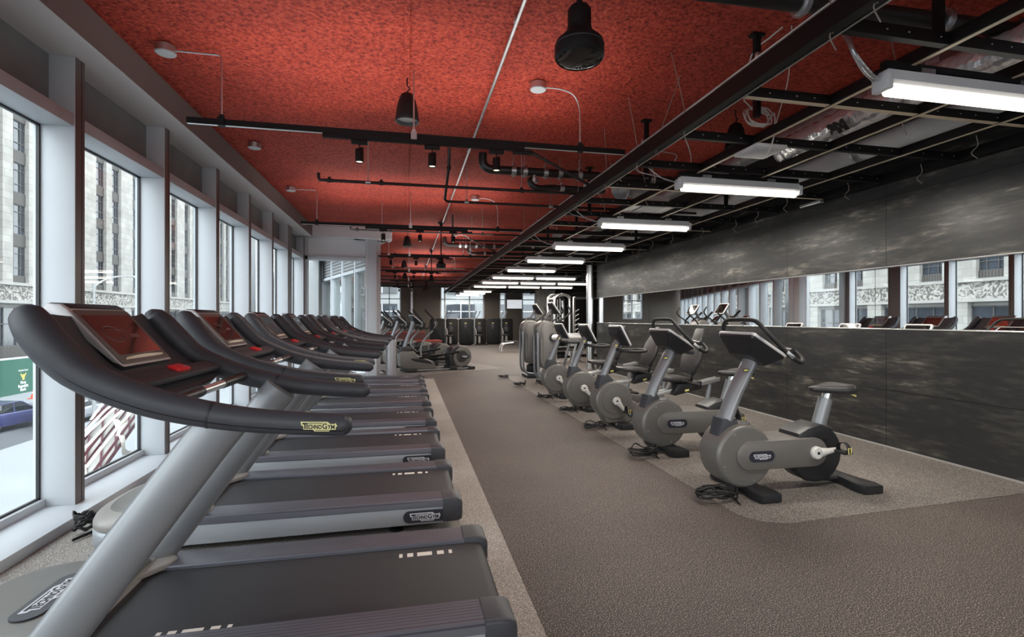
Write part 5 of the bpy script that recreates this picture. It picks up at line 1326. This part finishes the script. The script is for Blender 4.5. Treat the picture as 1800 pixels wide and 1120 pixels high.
# rack with pegs
t = thing('weight_rack', 'tall dark weight rack with rows of slanted silver pegs', 'weight rack', (6.55, 17.6, 0), .1)
for x in (-.5, .55):
    b = MB(); b.bx(x-.04, x+.04, -.05, .05, 0, 2.2, .008); b.build('upright_post', M['alu'], t)
    for k in range(8):
        b = MB(); z = .45+k*.17; b.tube([(x, -.05, z), (x+.12, -.16, z+.1)], .018, 8); b.build('peg', M['crank'], t)
b = MB(); b.bx(-.46, .5, .0, .06, .3, 2.1, .01); b.build('back_panel', M['black2'], t)
b = MB(); b.bx(-.55, .6, -.3, .3, .004, .07, .01); b.build('base', M['matte'], t)
b = MB(); b.bx(-.5, .55, -.04, .04, 2.12, 2.2); b.build('top_bar', M['alu'], t)
# bench in front of it
t = thing('weight_bench', 'black adjustable bench with silver frame beyond the recumbent bikes', 'weight bench', (4.9, 15.2, 0), .5)
b = MB(); b.box((-.1, 0, .47), (.9, .28, .07), .025); b.build('seat_pad', M['leather'], t)
b = MB(); b.box((.62, 0, .72), (.7, .28, .07), .025, 0, Matrix.Rotation(-.8, 3, 'Y')); b.build('back_pad', M['leather'], t)
for x in (-.5, .5):
    b = MB(); b.tube(spline([(x, -.26, .04), (x, -.18, .1), (x*.8, 0, .42), (x, .18, .1), (x, .26, .04)], 4), .025, 8); b.build('leg', M['alu'], t)
b = MB(); b.tube([(-.5, 0, .38), (.6, 0, .38)], .03, 8); b.build('frame_tube', M['alu'], t)
# small silver footed stand left of the step machines
t = thing('dumbbell_stand', 'low silver curved-leg stand peeking out behind the step machines', 'stand', (4.1, 20.3, 0))
for y in (-.2, .2):
    b = MB(); b.tube(spline([(-.3, y, .03), (-.28, y, .25), (-.15, y, .36), (.2, y, .4)], 4), .03, 10); b.build('leg', M['alu'], t, ang=60)
b = MB(); b.box((.15, 0, .44), (.6, .4, .06), .02); b.build('top_pad', M['leather'], t)
# grey glass office block outside the far windows
t = thing('street_block', 'grey blue glass office block seen through the far windows', 'building', (2, 52, ZS)); o = Vector((2, 52, ZS))
b = MB(); b.bx(-11, 30, .3, 12, 0, 26); b.build('wall', M['concrete2'], t, smooth=False)
for k in range(10):
    x = -10+k*4
    for z in (5.4, 9.2, 13):
        b = MB(); b.bx(x, x+3.0, 0.1, .32, z, z+2.7); w = b.build('window', M['wglass'], t, smooth=False)
        b = MB(); b.bx(x+1.45, x+1.55, .04, .12, z, z+2.7); b.bx(x, x+3, .04, .12, z+1.9, z+1.98); b.build('window_frame', M['fixture'], w, smooth=False)
# ------------------------------------------------------------------ lamps: strips under the fluorescent tubes, unseen fill added over the track bars to light the ceiling
def area(loc, sx, sy, energy, up=False, col=(1, .94, .85)):
    l = bpy.data.lights.new('strip_or_fill_lamp', 'AREA'); l.shape = 'RECTANGLE'; l.size = sx; l.size_y = sy; l.energy = energy; l.color = col
    o = bpy.data.objects.new('strip_or_fill_lamp', l); COL.objects.link(o); o.location = loc
    if up: o.rotation_euler = (PI, 0, 0)
    return o
for x, y in FP: area((x+.69, y, Z-.122), 1.3, .06, L_STRIP)
for i, y in enumerate(TRY): area((.1 if i < 2 else .85, y, TZ+.06), 3.0 if i < 2 else 1.9, 1.6, L_FILL, True, (1, .96, .92))
for y in TRY[:2]: 
    for x in (-.39, .21, .77): spot((x, y, 2.70), L_SPOT, ang=95, radius=.03)
spot_pend = [spot((.72, y, 2.48), L_PEND, ang=140, radius=.08) for y in (2.02, 10.9, 15.3)]
bpy.context.view_layer.update()
